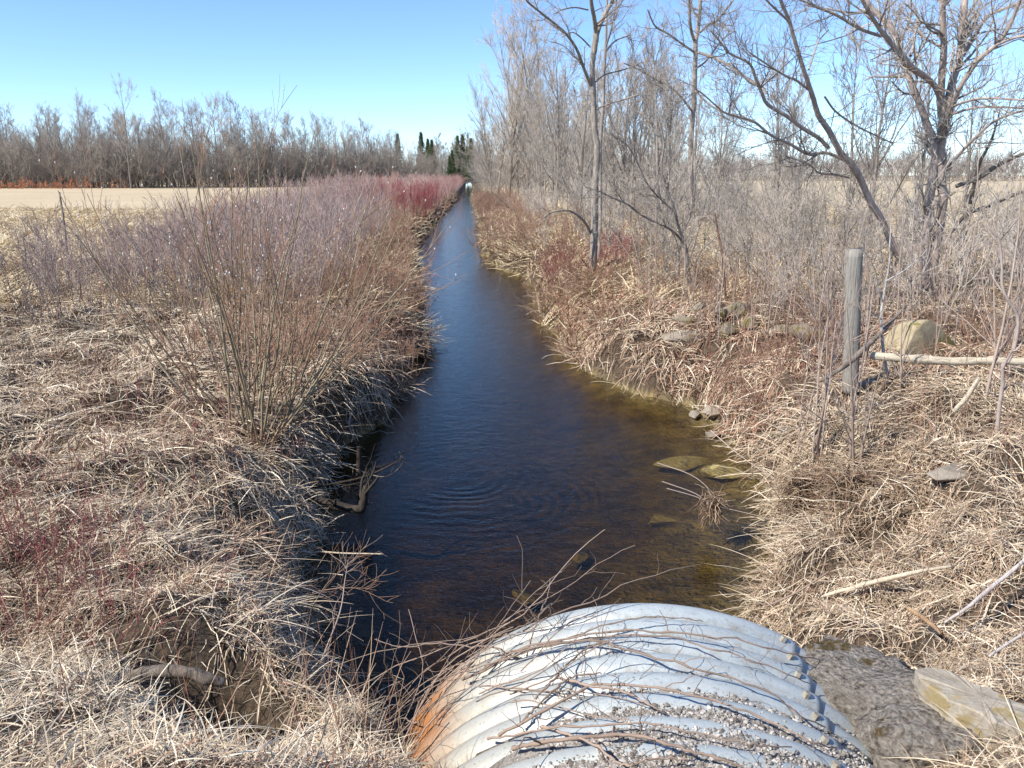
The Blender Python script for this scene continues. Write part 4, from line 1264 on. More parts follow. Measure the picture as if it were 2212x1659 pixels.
rs = np.random.default_rng(600)
W_OF = ([13, 15, 20, 30, 50, 80, 200], [3, 6.7, 7.2, 8.0, 9.5, 13, 20])


def left_band():
    y = 14.0 + 52 * rs.random() ** 1.5
    w = np.interp(y, *W_OF)
    xl = float(np.interp(y, LP[:, 1], LP[:, 0]))
    x = xl - 0.5 - w * rs.random()
    if y < 16 and x > -4 and rs.random() < 0.7:
        return None
    return (x, y)


for x, y in poisson(rs, 195, left_band, lambda p: 0.72 + p[1] * 0.012):
    xl = float(np.interp(y, LP[:, 1], LP[:, 0]))
    if 42 < y and xl - x < 4.5 and rs.random() < 0.5:
        redd.put(x, y, 1.15 + 0.3 * rs.random(), 'crimson dogwood shrub at the stream side of the left thicket', 'crimson dogwoods on the left bank')
        continue
    if xl - x < 1.6:
        meadow.put(x, y, 1.2 + 0.6 * rs.random(), 'low russet shrub along the left water edge, in front of the grey mauve thicket', 'russet shrubs along the left water edge')
        continue
    far_in = (xl - x) / np.interp(y, *W_OF)
    osier.put(x, y, np.interp(far_in, [0.3, 0.65, 1.0], [0.92, 0.86, 0.62]) * (0.82 + 0.36 * rs.random()), 'mauve grey leafless osier in the dense thicket along the left bank', 'osiers of the left bank thicket')
# scattered thin shrubs at the field side of the thicket
for x, y in ((-9.0, 13.0), (-9.2, 16.5), (-12.5, 22), (-13.2, 28), (-7.6, 13.2), (-10.6, 18.5)):
    osier.put(x, y, 0.62 + 0.2 * rs.random(), 'thin lone osier standing in the straw outside the left thicket', 'lone osiers at the field side of the thicket')
# russet brush: left bank and right bank
for x, y in poisson(rs, 36, lambda: ((lambda yy: (float(xl_of(np.array(yy))) - 0.15 - 2.3 * rs.random() ** 1.5, yy))(10.2 + 9.5 * rs.random())), 0.42):
    meadow.put(x, y, 0.8 + 0.5 * rs.random(), 'low russet shrub along the left water edge, in front of the grey mauve thicket', 'russet shrubs along the left water edge')
for x, y in poisson(rs, 62, lambda: ((lambda yy: (float(xr_of(np.array(yy))) + 0.1 + 3.6 * rs.random() ** 1.3, yy))(9.4 + 16 * rs.random() ** 1.2)), 0.42):
    if blocked(x, y):
        continue
    meadow.put(x, y, 0.75 + 0.5 * rs.random(), 'low russet shrub on the slope of the right bank above the water', 'russet shrubs on the right bank')
for x, y in poisson(rs, 45, lambda: ((lambda yy: (float(xr_of(np.array(yy))) + 0.3 + 2.5 * rs.random(), yy))(25 + 60 * rs.random())), 0.8):
    meadow.put(x, y, 1.5 + 0.8 * rs.random(), 'tall russet shrub at the foot of the right hand tree row', 'russet shrubs below the right hand trees')
for x, y in ((1.2, 21.0), (1.5, 22.4), (2.6, 20.9), (2.9, 22.4)):
    redd.put(x, y, 0.55 + 0.15 * rs.random(), 'crimson dogwood shrub beside the trunk of the straight mossy tree', 'crimson dogwoods by the straight tree')


# grey brush of the right bank
def right_brush():
    y = 9.2 + 42 * rs.random() ** 1.4
    x = float(np.interp(y, RP[:, 1], RP[:, 0])) + 1.9 + rs.random() * np.interp(y, [9, 14, 25, 60], [7.5, 11, 13, 14])
    if x > 0.70 * y + 1.5 or blocked(x, y):
        return None
    return (x, y)


for x, y in poisson(rs, 145, right_brush, lambda p: 0.68 + p[1] * 0.02):
    s = 0.62 + 0.55 * rs.random()
    if x > 0.3 * y:
        s *= 0.85
    greys.put(x, y, s, 'grey leafless shrub in the tangled brush of the right bank', 'grey brush of the right bank')

# slim saplings near the post and on the debris clump
for k, (x, y, z, s) in enumerate([(1745, 1010, .5, 1.0), (1758, 1000, .5, 1.05), (1835, 1000, .5, .95), (1850, 1010, .5, .9), (1770, 1005, .5, .75), (1725, 990, .5, .7)]):
    p = on_ground(x, y)
    sap.put(p[0], p[1], s, 'slim upright sapling rising from the clump of flood debris on the right bank', 'saplings on the flood debris', i=k % 4)
for k, (x, y, z, s) in enumerate([(1910, 800, 1., 1.15), (1870, 790, 1., .8), (2125, 880, 1.1, 1.2), (2160, 800, 1.1, 1.0), (1700, 780, .9, .8), (1660, 740, .9, .8), (2060, 760, 1.1, .9), (1950, 850, 1., .7),
                                  (1590, 720, .8, .8), (2190, 760, 1.1, 1.1), (1820, 720, 1.0, .9), (1770, 730, 1.0, 0.9), (2010, 790, 1.0, .8), (1530, 700, .8, .7)]):
    p = on_ground(x, y)
    sap.put(p[0], p[1], s, 'thin grey sapling in the brush round the wooden fence post', 'saplings round the fence post', i=k % 4)
def near_sap():
    y = 8.3 + 6.5 * rs.random()
    x = float(np.interp(y, RP[:, 1], RP[:, 0])) + 1.0 + 6.5 * rs.random()
    return None if (x > 0.66 * y or blocked(x, y)) else (x, y)


for x, y in poisson(rs, 56, near_sap, 0.36):
    sap.put(x, y, 0.55 + 0.5 * rs.random(), 'thin grey sapling in the brush round the wooden fence post', 'saplings round the fence post')
# red shoots in the left foreground
for k, (x, y, z, s) in enumerate([(560, 985, .5, .9), (600, 1000, .45, .8), (520, 1010, .5, .8), (640, 960, .4, .7), (170, 1260, .95, .8), (195, 1240, .95, .85), (120, 1300, 1., .7), (60, 1290, 1., .8),
                                  (400, 1020, .8, .9), (340, 960, .9, 1.0), (30, 1180, .95, .9), (260, 1330, .95, .7), (440, 1290, .8, .6), (90, 1150, .95, .8), (20, 1380, 1.05, .7), (470, 880, .8, .9), (300, 1160, .9, .6), (215, 1010, .9, .9),
                                  (10, 1090, .95, .8), (150, 1120, .95, .7), (70, 1240, .95, .9), (120, 1210, .95, .8)] + [(rs.uniform(0, 430), rs.uniform(1040, 1420), 1, rs.uniform(.45, .8)) for _ in range(16)]):
    p = on_ground(x, y)
    shoot.put(p[0], p[1], s, 'young crimson dogwood shoots rising through the matted straw on the left', 'red shoots in the left foreground')

# ------------------------------------------------------------------ the willow in the left foreground
rw2 = np.random.default_rng(77)
n0 = 40
pw = on_ground(555, 935)
a = rw2.uniform(0, 2 * math.pi, n0); rr = 0.30 * np.sqrt(rw2.random(n0))
base = np.stack([np.cos(a) * rr, np.sin(a) * rr, np.full(n0, -0.15)], 1)
ln_ = np.abs(rw2.normal(0.15, 0.5, n0))
ln_[:7] = rw2.uniform(0.8, 1.5, 7)
a2 = a + rw2.normal(0, .5, n0)
a2[:7] = math.pi + rw2.normal(0, 0.6, 7)
a2[4:7] = rw2.normal(0, 0.5, 3)
dirs = np.stack([np.cos(a2) * ln_, np.sin(a2) * ln_, np.ones(n0)], 1)
S = paths(rw2, base, dirs, rw2.uniform(1.7, 3.4, n0), 9, rw2.uniform(0.007, 0.016, n0), 0.0035, 0.05, 0.06)
b1 = branch(rw2, *S, 6, 0.2, 0.95, (12, 38), (0.25, 0.5), 7, 0.55, 0.003, 0.5, 0.04, 0.07, 0.45)
b2 = branch(rw2, *b1, 3, 0.2, 0.95, (15, 40), (0.25, 0.6), 5, 0.6, 0.0022, 0.6, 0.03, 0.08, 0.4)
wil = thing('willow_shrub', 'tall many stemmed olive willow shrub with silver catkins on the left bank', 'shrub', (pw[0], pw[1], gz(pw[0], pw[1])))
for k in range(n0):
    obj('stem', tubes_mesh('stem', [(S[0][k:k + 1], S[1][k:k + 1], 6, np.full(1, rw2.uniform(0, .3)))], M_willow), wil)
obj('crown', tubes_mesh('crown', [(b1[0], b1[1], 4, np.full(len(b1[0]), .55)), (b2[0], b2[1], 3, np.ones(len(b2[0])))], M_willow), wil)
tp = b2[0][b2[0][:, -1, 2] > 1.5]
sel = tp[rw2.integers(0, len(tp), 170)]
kk = rw2.integers(1, 5, 170)
cpos = sel[np.arange(170), kk]
V0, F0 = ICO0
V = (V0[None] * np.array([0.006, 0.006, 0.012]) * rw2.uniform(.7, 1.2, 170)[:, None, None] + cpos[:, None, :] + [0, 0, 0.008]).reshape(-1, 3)
m, nt, b = new_mat('catkin_down')
r = ramp(nt, [(0.3, (0.62, 0.60, 0.56)), (0.7, (0.80, 0.79, 0.76))]); nt.links.new(noise(nt, 50), r.inputs[0]); nt.links.new(r.outputs[0], b.inputs['Base Color'])
kind(obj('catkin', mesh('catkin', V, [(F0[None] + (np.arange(170) * 12)[:, None, None]).reshape(-1, 3)], m), wil), 'stuff')

# ------------------------------------------------------------------ post, rail, branches
def log_mesh(name, pts, radii, mat, K=24, sides=14, seed=0, rough=0.08, cap=True):
    rng = np.random.default_rng(seed)
    P = spline(pts, K)[None]
    R = np.interp(np.linspace(0, 1, K), np.linspace(0, 1, len(radii)), radii)[None]
    V, q, t = tube_geo(P, R, sides)
    V = V.reshape(K, sides, 3)
    c_ = P[0][:, None, :]
    nn = vn(np.arange(K)[:, None] * 0.45 + seed, np.arange(sides)[None, :] * 0.7, seed) - 0.5
    nn[:, 0] = (nn[:, 1] + nn[:, -1]) / 2
    V = c_ + (V - c_) * (1 + 2 * rough * nn[:, :, None])
    F = [q]
    V = V.reshape(-1, 3)
    if cap:
        V = np.concatenate([V, P[0][:1], P[0][-1:]])
        i = np.arange(sides)
        F.append(np.stack([np.full(sides, K * sides), (i + 1) % sides, i], 1))
        F.append(np.stack([np.full(sides, K * sides + 1), (K - 1) * sides + i, (K - 1) * sides + (i + 1) % sides], 1))
    return mesh(name, V, F, mat, {'tone': np.zeros(len(V))})


m, nt, b = new_mat('weathered_post')
n1 = noise(nt, 6, 6, 0.7, stretch=(9, 9, 0.6))
r = ramp(nt, [(0.3, (0.10, 0.09, 0.075)), (0.45, (0.26, 0.24, 0.205)), (0.75, (0.40, 0.37, 0.325))])
nt.links.new(n1, r.inputs[0]); nt.links.new(r.outputs[0], b.inputs['Base Color'])
bump(nt, n1, 1.0, 0.02, b)
pb = at_d(1838, 790, 8.75)
zt = at_d(1845, 553, 8.75)
o = obj('fence_post', log_mesh('fence_post', [(0.03, 0, -0.3), (-0.05 + 0.05, 0, 0.0), ((zt[0] - pb[0]) * 0.99, 0, zt[2] - pb[2] - 0.012), (zt[0] - pb[0], 0, zt[2] - pb[2])], [0.088, 0.087, 0.086, 0.08], m, 16, 20, 3, 0.025), None, pb)
tag(o, 'round weathered grey wooden fence post standing in the brush on the right', 'post')

m, nt, b = new_mat('dry_rail')
n1 = noise(nt, 7, 6, 0.7, stretch=(0.6, 6, 6))
r = ramp(nt, [(0.28, (0.22, 0.18, 0.12)), (0.5, (0.50, 0.43, 0.32)), (0.75, (0.62, 0.56, 0.45))])
nt.links.new(n1, r.inputs[0]); nt.links.new(r.outputs[0], b.inputs['Base Color'])
bump(nt, n1, 0.8, 0.015, b)
M_rail = m
rp = [at_d(x, y, d) for x, y, d in ((1880, 768, 8.5), (1950, 774, 8.4), (2050, 780, 8.3), (2150, 780, 8.2), (2330, 785, 8.0))]
o = obj('fallen_rail', log_mesh('fallen_rail', [p - rp[0] for p in rp], [0.042, 0.046, 0.044, 0.04, 0.038], M_rail, 40, 12, 5, 0.16), None, rp[0])
tag(o, 'pale broken rail lying level across stones behind the fence post foot', 'rail')


def stick(name, label, cat, pts, r, mat, seed=0, twigs=0, K=24, sides=7, rough=0.1, tw=(0.1, 0.3)):
    """pts (x, y, distance) on the picture"""
    P3 = [at_d(x, y, d) for x, y, d in pts]
    q_ = [p - P3[0] for p in P3]
    me = log_mesh('main_stem' if twigs else name, q_, r, mat, K, sides, seed, rough)
    if not twigs:
        return tag(obj(name, me, None, P3[0]), label, cat)
    t = thing(name, label, cat, P3[0])
    obj('main_stem', me, t)
    rng = np.random.default_rng(seed)
    P = spline(q_, K)[None]; R = np.interp(np.linspace(0, 1, K), np.linspace(0, 1, len(r)), r)[None]
    b1 = branch(rng, P, R, twigs, 0.15, 1, (25, 65), tw, 5, 0.5, 0.002, 0.5, 0.03, 0.15, 0.2, True)
    b2 = branch(rng, *b1, 2, 0.2, 1, (25, 60), (0.06, 0.2), 4, 0.6, 0.0015, 0.6, 0.03, 0.15, 0.2, True)
    obj('side_twig', tubes_mesh('side_twig', [(b1[0], b1[1], 4, np.zeros(len(b1[0]))), (b2[0], b2[1], 3, np.ones(len(b2[0])))], mat), t)
    return t


stick('broken_branch', 'broken dark branch leaning up to the right across the foot of the fence post', 'branch',
      [(1775, 822, 8.2), (1825, 790, 8.3), (1868, 752, 8.4), (1900, 722, 8.6), (1958, 660, 9.0)], [0.02, 0.028, 0.03, 0.024, 0.01], M_log, 4, 3)
stick('steel_stake', 'rusty thin steel stake leaning in the brush left of the fence post', 'stake',
      [(1568, 640, 13.2), (1558, 545, 13.4), (1544, 462, 13.6)], [0.016, 0.016, 0.015], bark_mat('rust', (0.08, 0.045, 0.035), (0.20, 0.10, 0.065), 30), 5, 0, 12, 4, 0.02)
stick('dead_stake', 'dark thin leaning stake at the left edge of the thicket against the field', 'stake',
      [(146, 560, 19.5), (138, 480, 19.8), (128, 415, 20)], [0.028, 0.026, 0.022], M_log, 6, 0, 14, 6, 0.1)
stick('mossy_log', 'short grey bark log arching over a dark hollow in the left foreground', 'log',
      [(228, 1490, 3.36), (270, 1466, 3.42), (330, 1452, 3.44), (400, 1452, 3.46), (450, 1466, 3.46), (482, 1476, 3.48)], [0.018, 0.028, 0.03, 0.031, 0.028, 0.022], M_log, 7, 0, 40, 12, 0.25)
stick('snag_log', 'dark waterlogged snag with an upturned end at the left water edge', 'log',
      [(600, 1050, 7.5), (660, 1075, 7.38), (700, 1085, 7.3), (740, 1096, 7.25), (775, 1100, 7.2), (785, 1085, 7.2), (790, 1050, 7.2)], [0.03, 0.036, 0.04, 0.044, 0.044, 0.04, 0.024], M_wet, 8, 5, 36, 10, 0.2, (0.2, 0.5))
stick('dead_stub', 'dark dead stub standing upright in the water at the left bank', 'stump',
      [(776, 1032, 8.35), (776, 1000, 8.35), (775, 965, 8.35)], [0.035, 0.032, 0.022], M_wet, 9, 0, 12, 9, 0.15)
stick('fallen_branch', 'dark fallen branch with many twigs lying over the water behind the snag', 'branch',
      [(640, 1060, 7.9), (720, 1045, 7.8), (780, 1032, 7.75), (830, 1012, 7.7), (868, 990, 7.7)], [0.014, 0.013, 0.011, 0.009, 0.004], M_wet, 10, 9, 30, 7, 0.1, (0.2, 0.6))
stick('curved_twig', 'thin bare twig curling over the water near the dead stub', 'branch',
      [(700, 985, 8.6), (760, 1010, 8.2), (830, 1030, 7.9), (870, 1000, 7.9), (862, 975, 7.9)], [0.006, 0.006, 0.005, 0.004, 0.002], M_log, 11, 3, 26, 6, 0.1)
M_reed = bark_mat('bleached_reed', (0.42, 0.34, 0.24), (0.66, 0.57, 0.43), 20)
stick('reed_stalk', 'white bleached reed stalk lying level over the dark water at the left bank', 'reed',
      [(655, 1197, 6.55), (690, 1192, 6.5), (740, 1195, 6.45), (790, 1196, 6.4), (828, 1197, 6.4)], [0.007, 0.008, 0.007, 0.007, 0.006], M_reed, 12, 0, 20, 6, 0.05)
stick('leaning_stalk', 'pale slender dead stalk leaning right over the black water left of the culvert', 'stalk',
      [(665, 1500, 4.2), (705, 1400, 4.3), (735, 1320, 4.45), (745, 1255, 4.6), (752, 1210, 4.7)], [0.006, 0.0055, 0.0045, 0.003, 0.0015], M_sapling, 13, 8, 30, 6, 0.06, (0.1, 0.35))
stick('leaning_stalk', 'russet branching stalk behind the pale stalk over the black water', 'stalk',
      [(620, 1420, 4.9), (660, 1340, 5.0), (700, 1270, 5.1), (740, 1230, 5.2), (780, 1200, 5.3)], [0.005, 0.0045, 0.004, 0.003, 0.0015], M_rust_twig, 14, 14, 30, 6, 0.06, (0.15, 0.5))
stick('leaning_stalk', 'russet twiggy stalk dipping into the water at the corner of the left bank', 'stalk',
      [(590, 1330, 5.6), (650, 1290, 5.6), (700, 1275, 5.6), (760, 1270, 5.6), (800, 1280, 5.6)], [0.005, 0.0045, 0.004, 0.003, 0.0015], M_rust_twig, 15, 14, 30, 6, 0.06, (0.15, 0.5))
M_bleach = bark_mat('bleached_wood', (0.38, 0.33, 0.30), (0.62, 0.56, 0.52), 18)
stick('bleached_branch', 'bleached split branch slanting up out of the picture on the right', 'branch',
      [(2040, 1345, 4.05), (2090, 1312, 4.1), (2140, 1270, 4.2), (2190, 1230, 4.3), (2290, 1140, 4.5)], [0.006, 0.010, 0.012, 0.012, 0.011], M_bleach, 16, 0, 26, 8, 0.2)
stick('bleached_branch', 'short bleached stick lying on the straw just above the limestone slab', 'branch',
      [(2136, 1418, 3.6), (2170, 1395, 3.65), (2240, 1350, 3.75)], [0.006, 0.008, 0.007], M_bleach, 17, 0, 16, 8, 0.1)
stick('reed_bundle', 'pale bundle of flattened reeds lying across the straw right of the water', 'reed',
      [(1770, 1290, 4.9), (1840, 1270, 4.8), (1900, 1255, 4.75), (1960, 1240, 4.7), (2060, 1222, 4.7)], [0.010, 0.014, 0.016, 0.014, 0.008], M_reed, 18, 0, 30, 8, 0.35)
stick('driftwood_stick', 'short orange brown piece of driftwood lying in straw above the concrete lump', 'branch',
      [(1960, 1313, 4.25), (1995, 1335, 4.15), (2034, 1368, 4.0)], [0.013, 0.014, 0.011], bark_mat('driftwood', (0.22, 0.13, 0.07), (0.42, 0.29, 0.17), 16), 19, 0, 18, 8, 0.2)
stick('broken_stake', 'pale broken stake leaning in the grass at the right, below the rail', 'stake',
      [(2060, 890, 7.1), (2090, 855, 7.1), (2116, 815, 7.1)], [0.020, 0.022, 0.018], M_rail, 20, 0, 14, 8, 0.15)
stick('bent_reed', 'pale bent reed with a sharp elbow on the russet brush of the right bank', 'reed',
      [(1315, 692, 14.0), (1356, 680, 13.9), (1359, 678, 13.9), (1405, 710, 13.6)], [0.014, 0.014, 0.014, 0.010], M_reed, 21, 0, 24, 6, 0.05)
stick('vine_branch', 'thin dark branch slanting over the straw right of the culvert lip', 'branch',
      [(1655, 1310, 4.9), (1720, 1280, 4.85), (1790, 1235, 4.8)], [0.005, 0.006, 0.004], M_vine, 22, 0, 18, 6, 0.1)


# flood debris
def debris(name, label, c, size, n, seed, hang=0.0, arms=()):
    rng = np.random.default_rng(seed)
    t = thing(name, label, 'debris', c)
    b_ = rng.normal(0, 0.45, (n, 3)) * np.array(size)
    d_ = rng.normal(0, 1, (n, 3)) * np.array([1, 1, 0.45 + hang]); d_[:, 2] -= hang
    P, R = paths(rng, b_, d_, rng.uniform(0.10, 0.35, n) * (0.5 + max(size)), 5, rng.uniform(0.0025, 0.006, n), 0.0015, -0.1, 0.18)
    V, q, tn = tube_geo(P, R, 3)
    me = mesh('straw_wad', V, [q], M_straw, {'tone': np.repeat(rng.uniform(0.0, 0.62, n), 15), 'red': np.repeat(rng.random(n) * 0.35, 15)})
    obj('straw_wad', me, t)
    for a_ in arms:
        Pa = np.array([np.array(p) - np.array(c) for p in a_])
        obj('snagged_twig', tubes_mesh('snagged_twig', [(spline(Pa, 16)[None], np.linspace(0.006, 0.003, 16)[None], 5, np.zeros(1))], M_sapling), t)
    return t


c = on_ground(1745, 1075, 0.12)
debris('debris_clump', 'dark left hand clump of straw and twigs heaped by floods round the saplings', (c[0], c[1], gz(c[0], c[1]) + 0.16), (0.24, 0.22, 0.26), 1100, 91)
c = on_ground(1835, 1060, 0.12)
debris('debris_clump', 'right hand clump of straw and twigs heaped by floods beside the dark hollow', (c[0], c[1], gz(c[0], c[1]) + 0.14), (0.22, 0.2, 0.24), 900, 92)
c = at_d(1540, 1090, 7.0)
debris('debris_wad', 'wad of dead straw snagged on a branch hanging over the shallow water', tuple(c), (0.10, 0.08, 0.11), 260, 93, 0.7,
       ([at_d(1430, 1040, 7.2), at_d(1500, 1065, 7.1), c, at_d(1620, 1110, 6.9), at_d(1700, 1130, 6.7)],
        [at_d(1440, 1055, 7.1), at_d(1500, 1072, 7.05), c], [at_d(1420, 1000, 7.3), at_d(1500, 1030, 7.15), at_d(1560, 1085, 7.0)],
        [at_d(1535, 930, 8.2), at_d(1600, 985, 7.7), at_d(1680, 1040, 7.2)]))


# ------------------------------------------------------------------ the right hand row of trees
def wood_tree(name, seed, h, mat, r0, nl, n2, n3, n4, l1=(0.3, 0.5), rmin=0.01, ang=(15, 38), t0=0.3, trop=0.10):
    rng = np.random.default_rng(seed)
    T = paths(rng, np.zeros((1, 3)) - [0, 0, 0.2], np.array([[rng.normal(0, .06), rng.normal(0, .06), 1]]), np.array([h]), 10, np.array([r0]), np.array([r0 * 0.12]), 0.05, 0.035)
    b1 = branch(rng, *T, nl, t0, 0.95, ang, l1, 7, 0.5, rmin * 2, 0.35, trop, 0.08, 0.55)
    b2 = branch(rng, *b1, n2, 0.2, 1, (18, 45), (0.3, 0.55), 5, 0.55, rmin * 1.4, 0.5, trop, 0.1, 0.45)
    b3 = branch(rng, *b2, n3, 0.15, 1, (18, 48), (0.35, 0.65), 4, 0.6, rmin, 0.6, trop, 0.12, 0.4)
    lv = [(b1[0], b1[1], 4, np.zeros(len(b1[0]))), (b2[0], b2[1], 3, np.full(len(b2[0]), .5)), (b3[0], b3[1], 3, np.ones(len(b3[0])))]
    if n4:
        b4 = branch(rng, *b3, n4, 0.1, 1, (18, 50), (0.4, 0.8), 3, 0.7, rmin * 0.8, 0.7, trop, 0.12, 0.3)
        lv.append((b4[0], b4[1], 3, np.ones(len(b4[0]))))
    t = thing(name, '', 'tree', (0, 0, -60))
    obj('trunk', tubes_mesh('trunk', [(T[0], T[1], 7, np.zeros(1))], mat), t)
    obj('crown', tubes_mesh('crown', lv, mat), t)
    return t


fan = Stand([wood_tree('fan_tree', 710 + i, 8.5, M_grey, 0.09, 26, 7, 5, 2, (0.35, 0.62), 0.0062, (14, 34), 0.06, 0.08) for i in range(2)])
row = Stand([wood_tree('grey_tree', 700 + i, 7.5, M_grey, 0.08, 20, 7, 5, 2, (0.26, 0.5), 0.006, (18, 46), 0.10) for i in range(5)])


def row_pos():
    y = 22 + 95 * rs.random() ** 1.25
    return (float(np.interp(y, RP[:, 1], RP[:, 0])) + 2.6 + 9 * rs.random() + y * 0.03, y)


for x, y in poisson(rs, 62, row_pos, lambda p: 1.5 + p[1] * 0.012):
    xr_ = float(np.interp(y, RP[:, 1], RP[:, 0]))
    s = np.interp(y, [22, 40, 70, 120], [0.72, 0.95, 1.25, 1.6]) * (0.75 + 0.4 * rs.random())
    row.put(x, y, s, 'slender grey leafless tree in the right hand row beside the stream', 'trees of the right hand row')
for x, y, s in ((-0.3, 85, 2.05), (0.6, 88, 1.9), (1.5, 84, 1.75), (-1.6, 92, 1.5), (2.5, 80, 1.7), (-2.4, 100, 1.4)):
    fan.put(x, y, s, 'tall slender tree in the cluster at the far left end of the right hand row', 'tall trees at the end of the row')

# ------------------------------------------------------------------ the wood across the field
wood = Stand([wood_tree('wood_tree', 720 + i, 17, M_wood, 0.17, 15, 8, 6, 3, (0.25, 0.48), 0.011, (16, 40), 0.22, 0.07) for i in range(6)])
pale = Stand([wood_tree('aspen_tree', 740 + i, 14, M_pale, 0.13, 18, 7, 6, 3, (0.2, 0.36), 0.015, (16, 38), 0.25, 0.07) for i in range(3)])
FX = [(-120, 150), (-70, 152), (-50, 165), (-33, 190), (-24, 225), (-16, 270)]


def wood_edge(x):
    return float(np.interp(x, [f[0] for f in FX], [f[1] for f in FX]))


cnt = 0
for x, y in poisson(rs, 150, lambda: ((lambda xx: (xx, wood_edge(xx) + 24 * rs.random() ** 1.3))(-128 + 99 * rs.random())), 2.3):
    s = 0.84 * (0.66 + 0.42 * rs.random()) * np.interp(x, [-120, -60, -30, -15], [1.0, 1.12, 0.95, 0.8])
    if x < -75:
        s *= 0.9
    wood.put(x, y, s, 'grey leafless tree in the wood beyond the straw field', 'trees of the far wood', z=0.8)
px_, py_ = at_d(283, 400, 147)[:2]
wood.put(px_, py_, 1.03, 'tallest broad crowned tree at the front of the far wood, left of centre', 'front trees of the far wood', z=0.8)
wood.put(px_ - 9, py_ + 4, 0.95, 'wide leaning tree left of the tallest tree of the far wood', 'front trees of the far wood', z=0.8)
for x, y in poisson(rs, 22, lambda: (-30 + 24 * rs.random(), 282 + 30 * rs.random()), 1.6):
    pale.put(x, y, 0.85 + 0.35 * rs.random(), 'pale aspen at the far end of the wood behind the dark conifers', 'pale aspens of the far wood', z=0.8)
# background of the wood and its undergrowth: one mass each
rm = np.random.default_rng(800)
n = 900
x = rm.uniform(-150, -10, n); e = np.interp(x, [f[0] for f in FX], [f[1] for f in FX])
y = e + 8 + rm.random(n) * 60
hh = rm.uniform(7, 12.5, n)
T = paths(rm, np.stack([x, y, np.full(n, 0.6)], 1), np.stack([rm.normal(0, .06, n), rm.normal(0, .06, n), np.ones(n)], 1), hh, 5, rm.uniform(0.05, 0.11, n), 0.02, 0.05, 0.04)
b1 = branch(rm, *T, 9, 0.25, 1, (14, 40), (0.2, 0.4), 4, 0.5, 0.025, 0.5, 0.1, 0.08, 0.4)
b2 = branch(rm, *b1, 6, 0.2, 1, (18, 45), (0.3, 0.6), 3, 0.6, 0.02, 0.6, 0.1, 0.1, 0.4)
kind(obj('far_wood', tubes_mesh('far_wood', [(T[0], T[1], 4, np.zeros(n)), (b1[0], b1[1], 3, np.full(len(b1[0]), .5)), (b2[0], b2[1], 3, np.ones(len(b2[0])))], M_wood)), 'stuff')


def brush_mass(name, x, y, h, mat, seed, n1=7, n2=5, r=0.02, z=0.7):
    rm = np.random.default_rng(seed)
    n = len(x)
    T = paths(rm, np.stack([x, y, np.full(n, z)], 1), np.stack([rm.normal(0, .4, n), rm.normal(0, .4, n), np.ones(n)], 1), h, 5, r * 1.3, r * 0.6, 0.1, 0.1)
    b1 = branch(rm, *T, n1, 0.1, 1, (20, 60), (0.3, 0.6), 4, 0.6, r * 0.8, 0.5, 0.08, 0.12, 0.3)
    b2 = branch(rm, *b1, n2, 0.1, 1, (20, 60), (0.4, 0.8), 3, 0.7, r * 0.65, 0.6, 0.05, 0.15, 0.3)
    return kind(obj(name, tubes_mesh(name, [(T[0], T[1], 3, np.zeros(n)), (b1[0], b1[1], 3, np.full(len(b1[0]), .5)), (b2[0], b2[1], 3, np.ones(len(b2[0])))], mat)), 'stuff')


n = 2300
x = rm.uniform(-140, -8, n); y = np.interp(x, [f[0] for f in FX], [f[1] for f in FX]) - 3 + 22 * rm.random(n) ** 1.2
brush_mass('wood_undergrowth', x, y, rm.uniform(3.5, 8.5, n), twig_mat('undergrowth_bark', (0.19, 0.16, 0.135), (0.31, 0.265, 0.225)), 801, r=0.03)
# far brush line beyond the right hand field
n = 1500
x = rm.uniform(20, 260, n); y = 300 + 40 * rm.random(n)
brush_mass('far_brush', x, y, rm.uniform(6, 11, n), twig_mat('far_brush_bark', (0.20, 0.165, 0.145), (0.26, 0.21, 0.19)), 802, r=0.05, n1=7, n2=4)
# thicket and row running on along the stream to the far end
n = 900
y = 62 + 200 * rm.random(n) ** 1.2; x = np.interp(y, LP[:, 1], LP[:, 0]) - 0.4 - np.interp(y, *W_OF) * rm.random(n)
brush_mass('far_thicket', x, y, rm.uniform(1.4, 2.6, n), M_osier, 803, 6, 4, 0.012)
n = 500
y = 60 + 210 * rm.random(n); x = np.interp(y, LP[:, 1], LP[:, 0]) - 0.3 - 3.5 * rm.random(n)
brush_mass('far_red_thicket', x, y, rm.uniform(1.2, 2.2, n), twig_mat('dull_dogwood_bark', (0.30, 0.19, 0.17), (0.34, 0.15, 0.14)), 804, 5, 4, 0.012)
n = 420
y = 80 + 220 * rm.random(n); x = np.interp(y, RP[:, 1], RP[:, 0]) + 1.5 + 9 * rm.random(n)
brush_mass('far_row_brush', x, y, rm.uniform(3, 8, n), M_grey, 805, 7, 5, 0.016)
n = 260
x = -64 - 70 * rm.random(n) ** 0.7; y = np.interp(x, [f[0] for f in FX], [f[1] for f in FX]) - 9 - 4 * rm.random(n)
brush_mass('red_field_edge', x, y, rm.uniform(1.0, 2.0, n), M_orange, 806, 5, 4, 0.03)


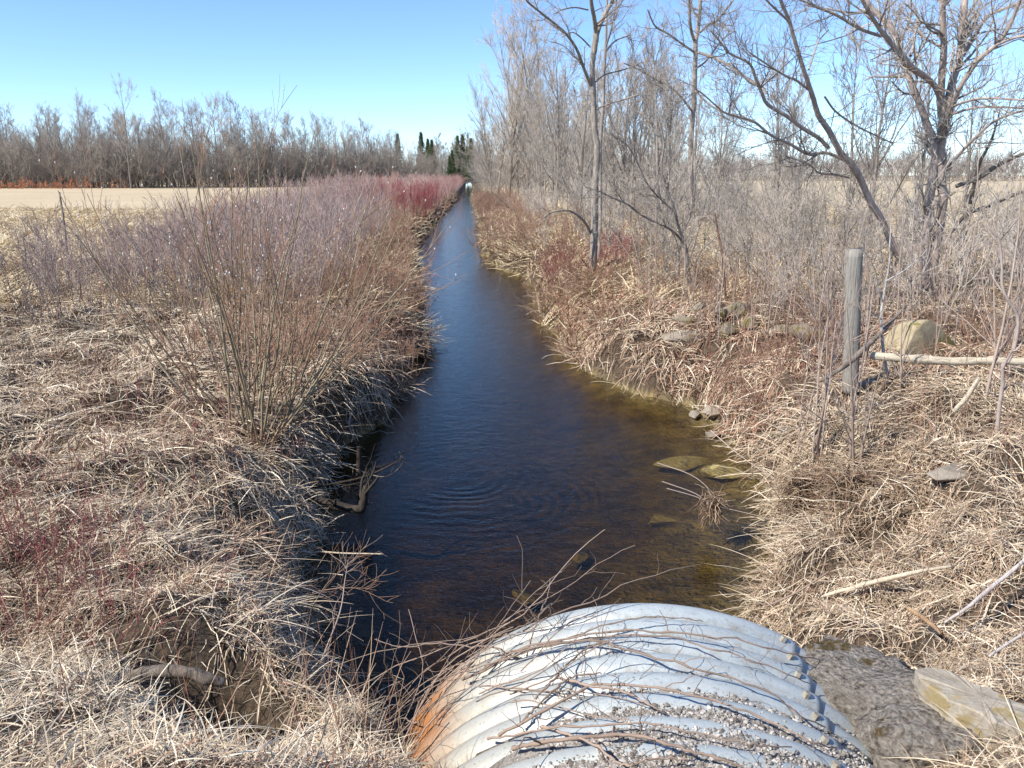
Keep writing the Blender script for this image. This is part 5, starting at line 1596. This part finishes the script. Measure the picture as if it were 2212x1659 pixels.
# conifers at the end of the stream
def conifer(seed):
    rng = np.random.default_rng(seed)
    h = 12.0
    T = paths(rng, np.array([[0, 0, -0.3]]), np.array([[0, 0, 1.0]]), np.array([h]), 8, np.array([0.16]), np.array([0.03]), 0.05, 0.01)
    n = 420
    t = rng.random(n) ** 0.8 * 0.9 + 0.08
    a = rng.uniform(0, 6.283, n)
    rad = (1 - t) ** 0.95 * 2.7 * rng.uniform(0.4, 1.15, n) + 0.08
    base = np.stack([np.zeros(n), np.zeros(n), t * h], 1)
    P, R = paths(rng, base, np.stack([np.cos(a), np.sin(a), rng.uniform(-0.15, 0.3, n)], 1), rad, 5, 0.03, 0.012, -0.05, 0.08)
    nb = branch(rng, P, R, 14, 0.15, 1, (30, 80), (0.15, 0.4), 3, 1.0, 0.045, 0.5, -0.08, 0.2, 0, True)
    t_ = thing('conifer_tree', '', 'tree', (0, 0, -60))
    obj('trunk', tubes_mesh('trunk', [(T[0], T[1], 6, np.zeros(1))], M_bark), t_)
    obj('crown', tubes_mesh('crown', [(P, R, 3, np.zeros(n)), (nb[0], nb[1], 3, rng.random(len(nb[0])))], M_needle), t_)
    return t_


con = Stand([conifer(850 + i) for i in range(3)])
for xx, yy, s, d, lab in ((1185, 490, .95, 262, 'leftmost dark conifer peeping over the end of the far wood'), (1375, 480, 1.0, 275, 'slim dark conifer standing alone above the pale aspens'),
                          (1430, 530, .9, 252, 'left one of the paired conifers in front of the pale aspens'), (1462, 535, .9, 250, 'right one of the paired conifers in front of the pale aspens'),
                          (1668, 505, 1.05, 265, 'left one of the twin topped conifers near the stream end'), (1708, 500, 1.05, 266, 'right one of the twin topped conifers near the stream end'),
                          (1778, 525, 1.1, 258, 'tall dark conifer nearest to the end of the stream'), (1745, 590, .9, 255, 'lower conifer leaning against the tall one at the stream end'),
                          (1625, 620, .75, 235, 'low dark conifer bush standing before the other conifers'), (1605, 660, .6, 232, 'lowest dark evergreen bush left of the low conifer')):
    fx, fy = 540 + xx * .2685, 162 + yy * .2685
    p = at_d(fx, fy, d)
    hgt = (p[2] - 0.8)
    con.put(p[0], d, hgt * 1.06 / 12.0, lab, 'conifers at the stream end', z=0.8)

for s_ in (osier, redd, meadow, greys, sap, shoot, row, wood, pale, con, fan):
    s_.clean()
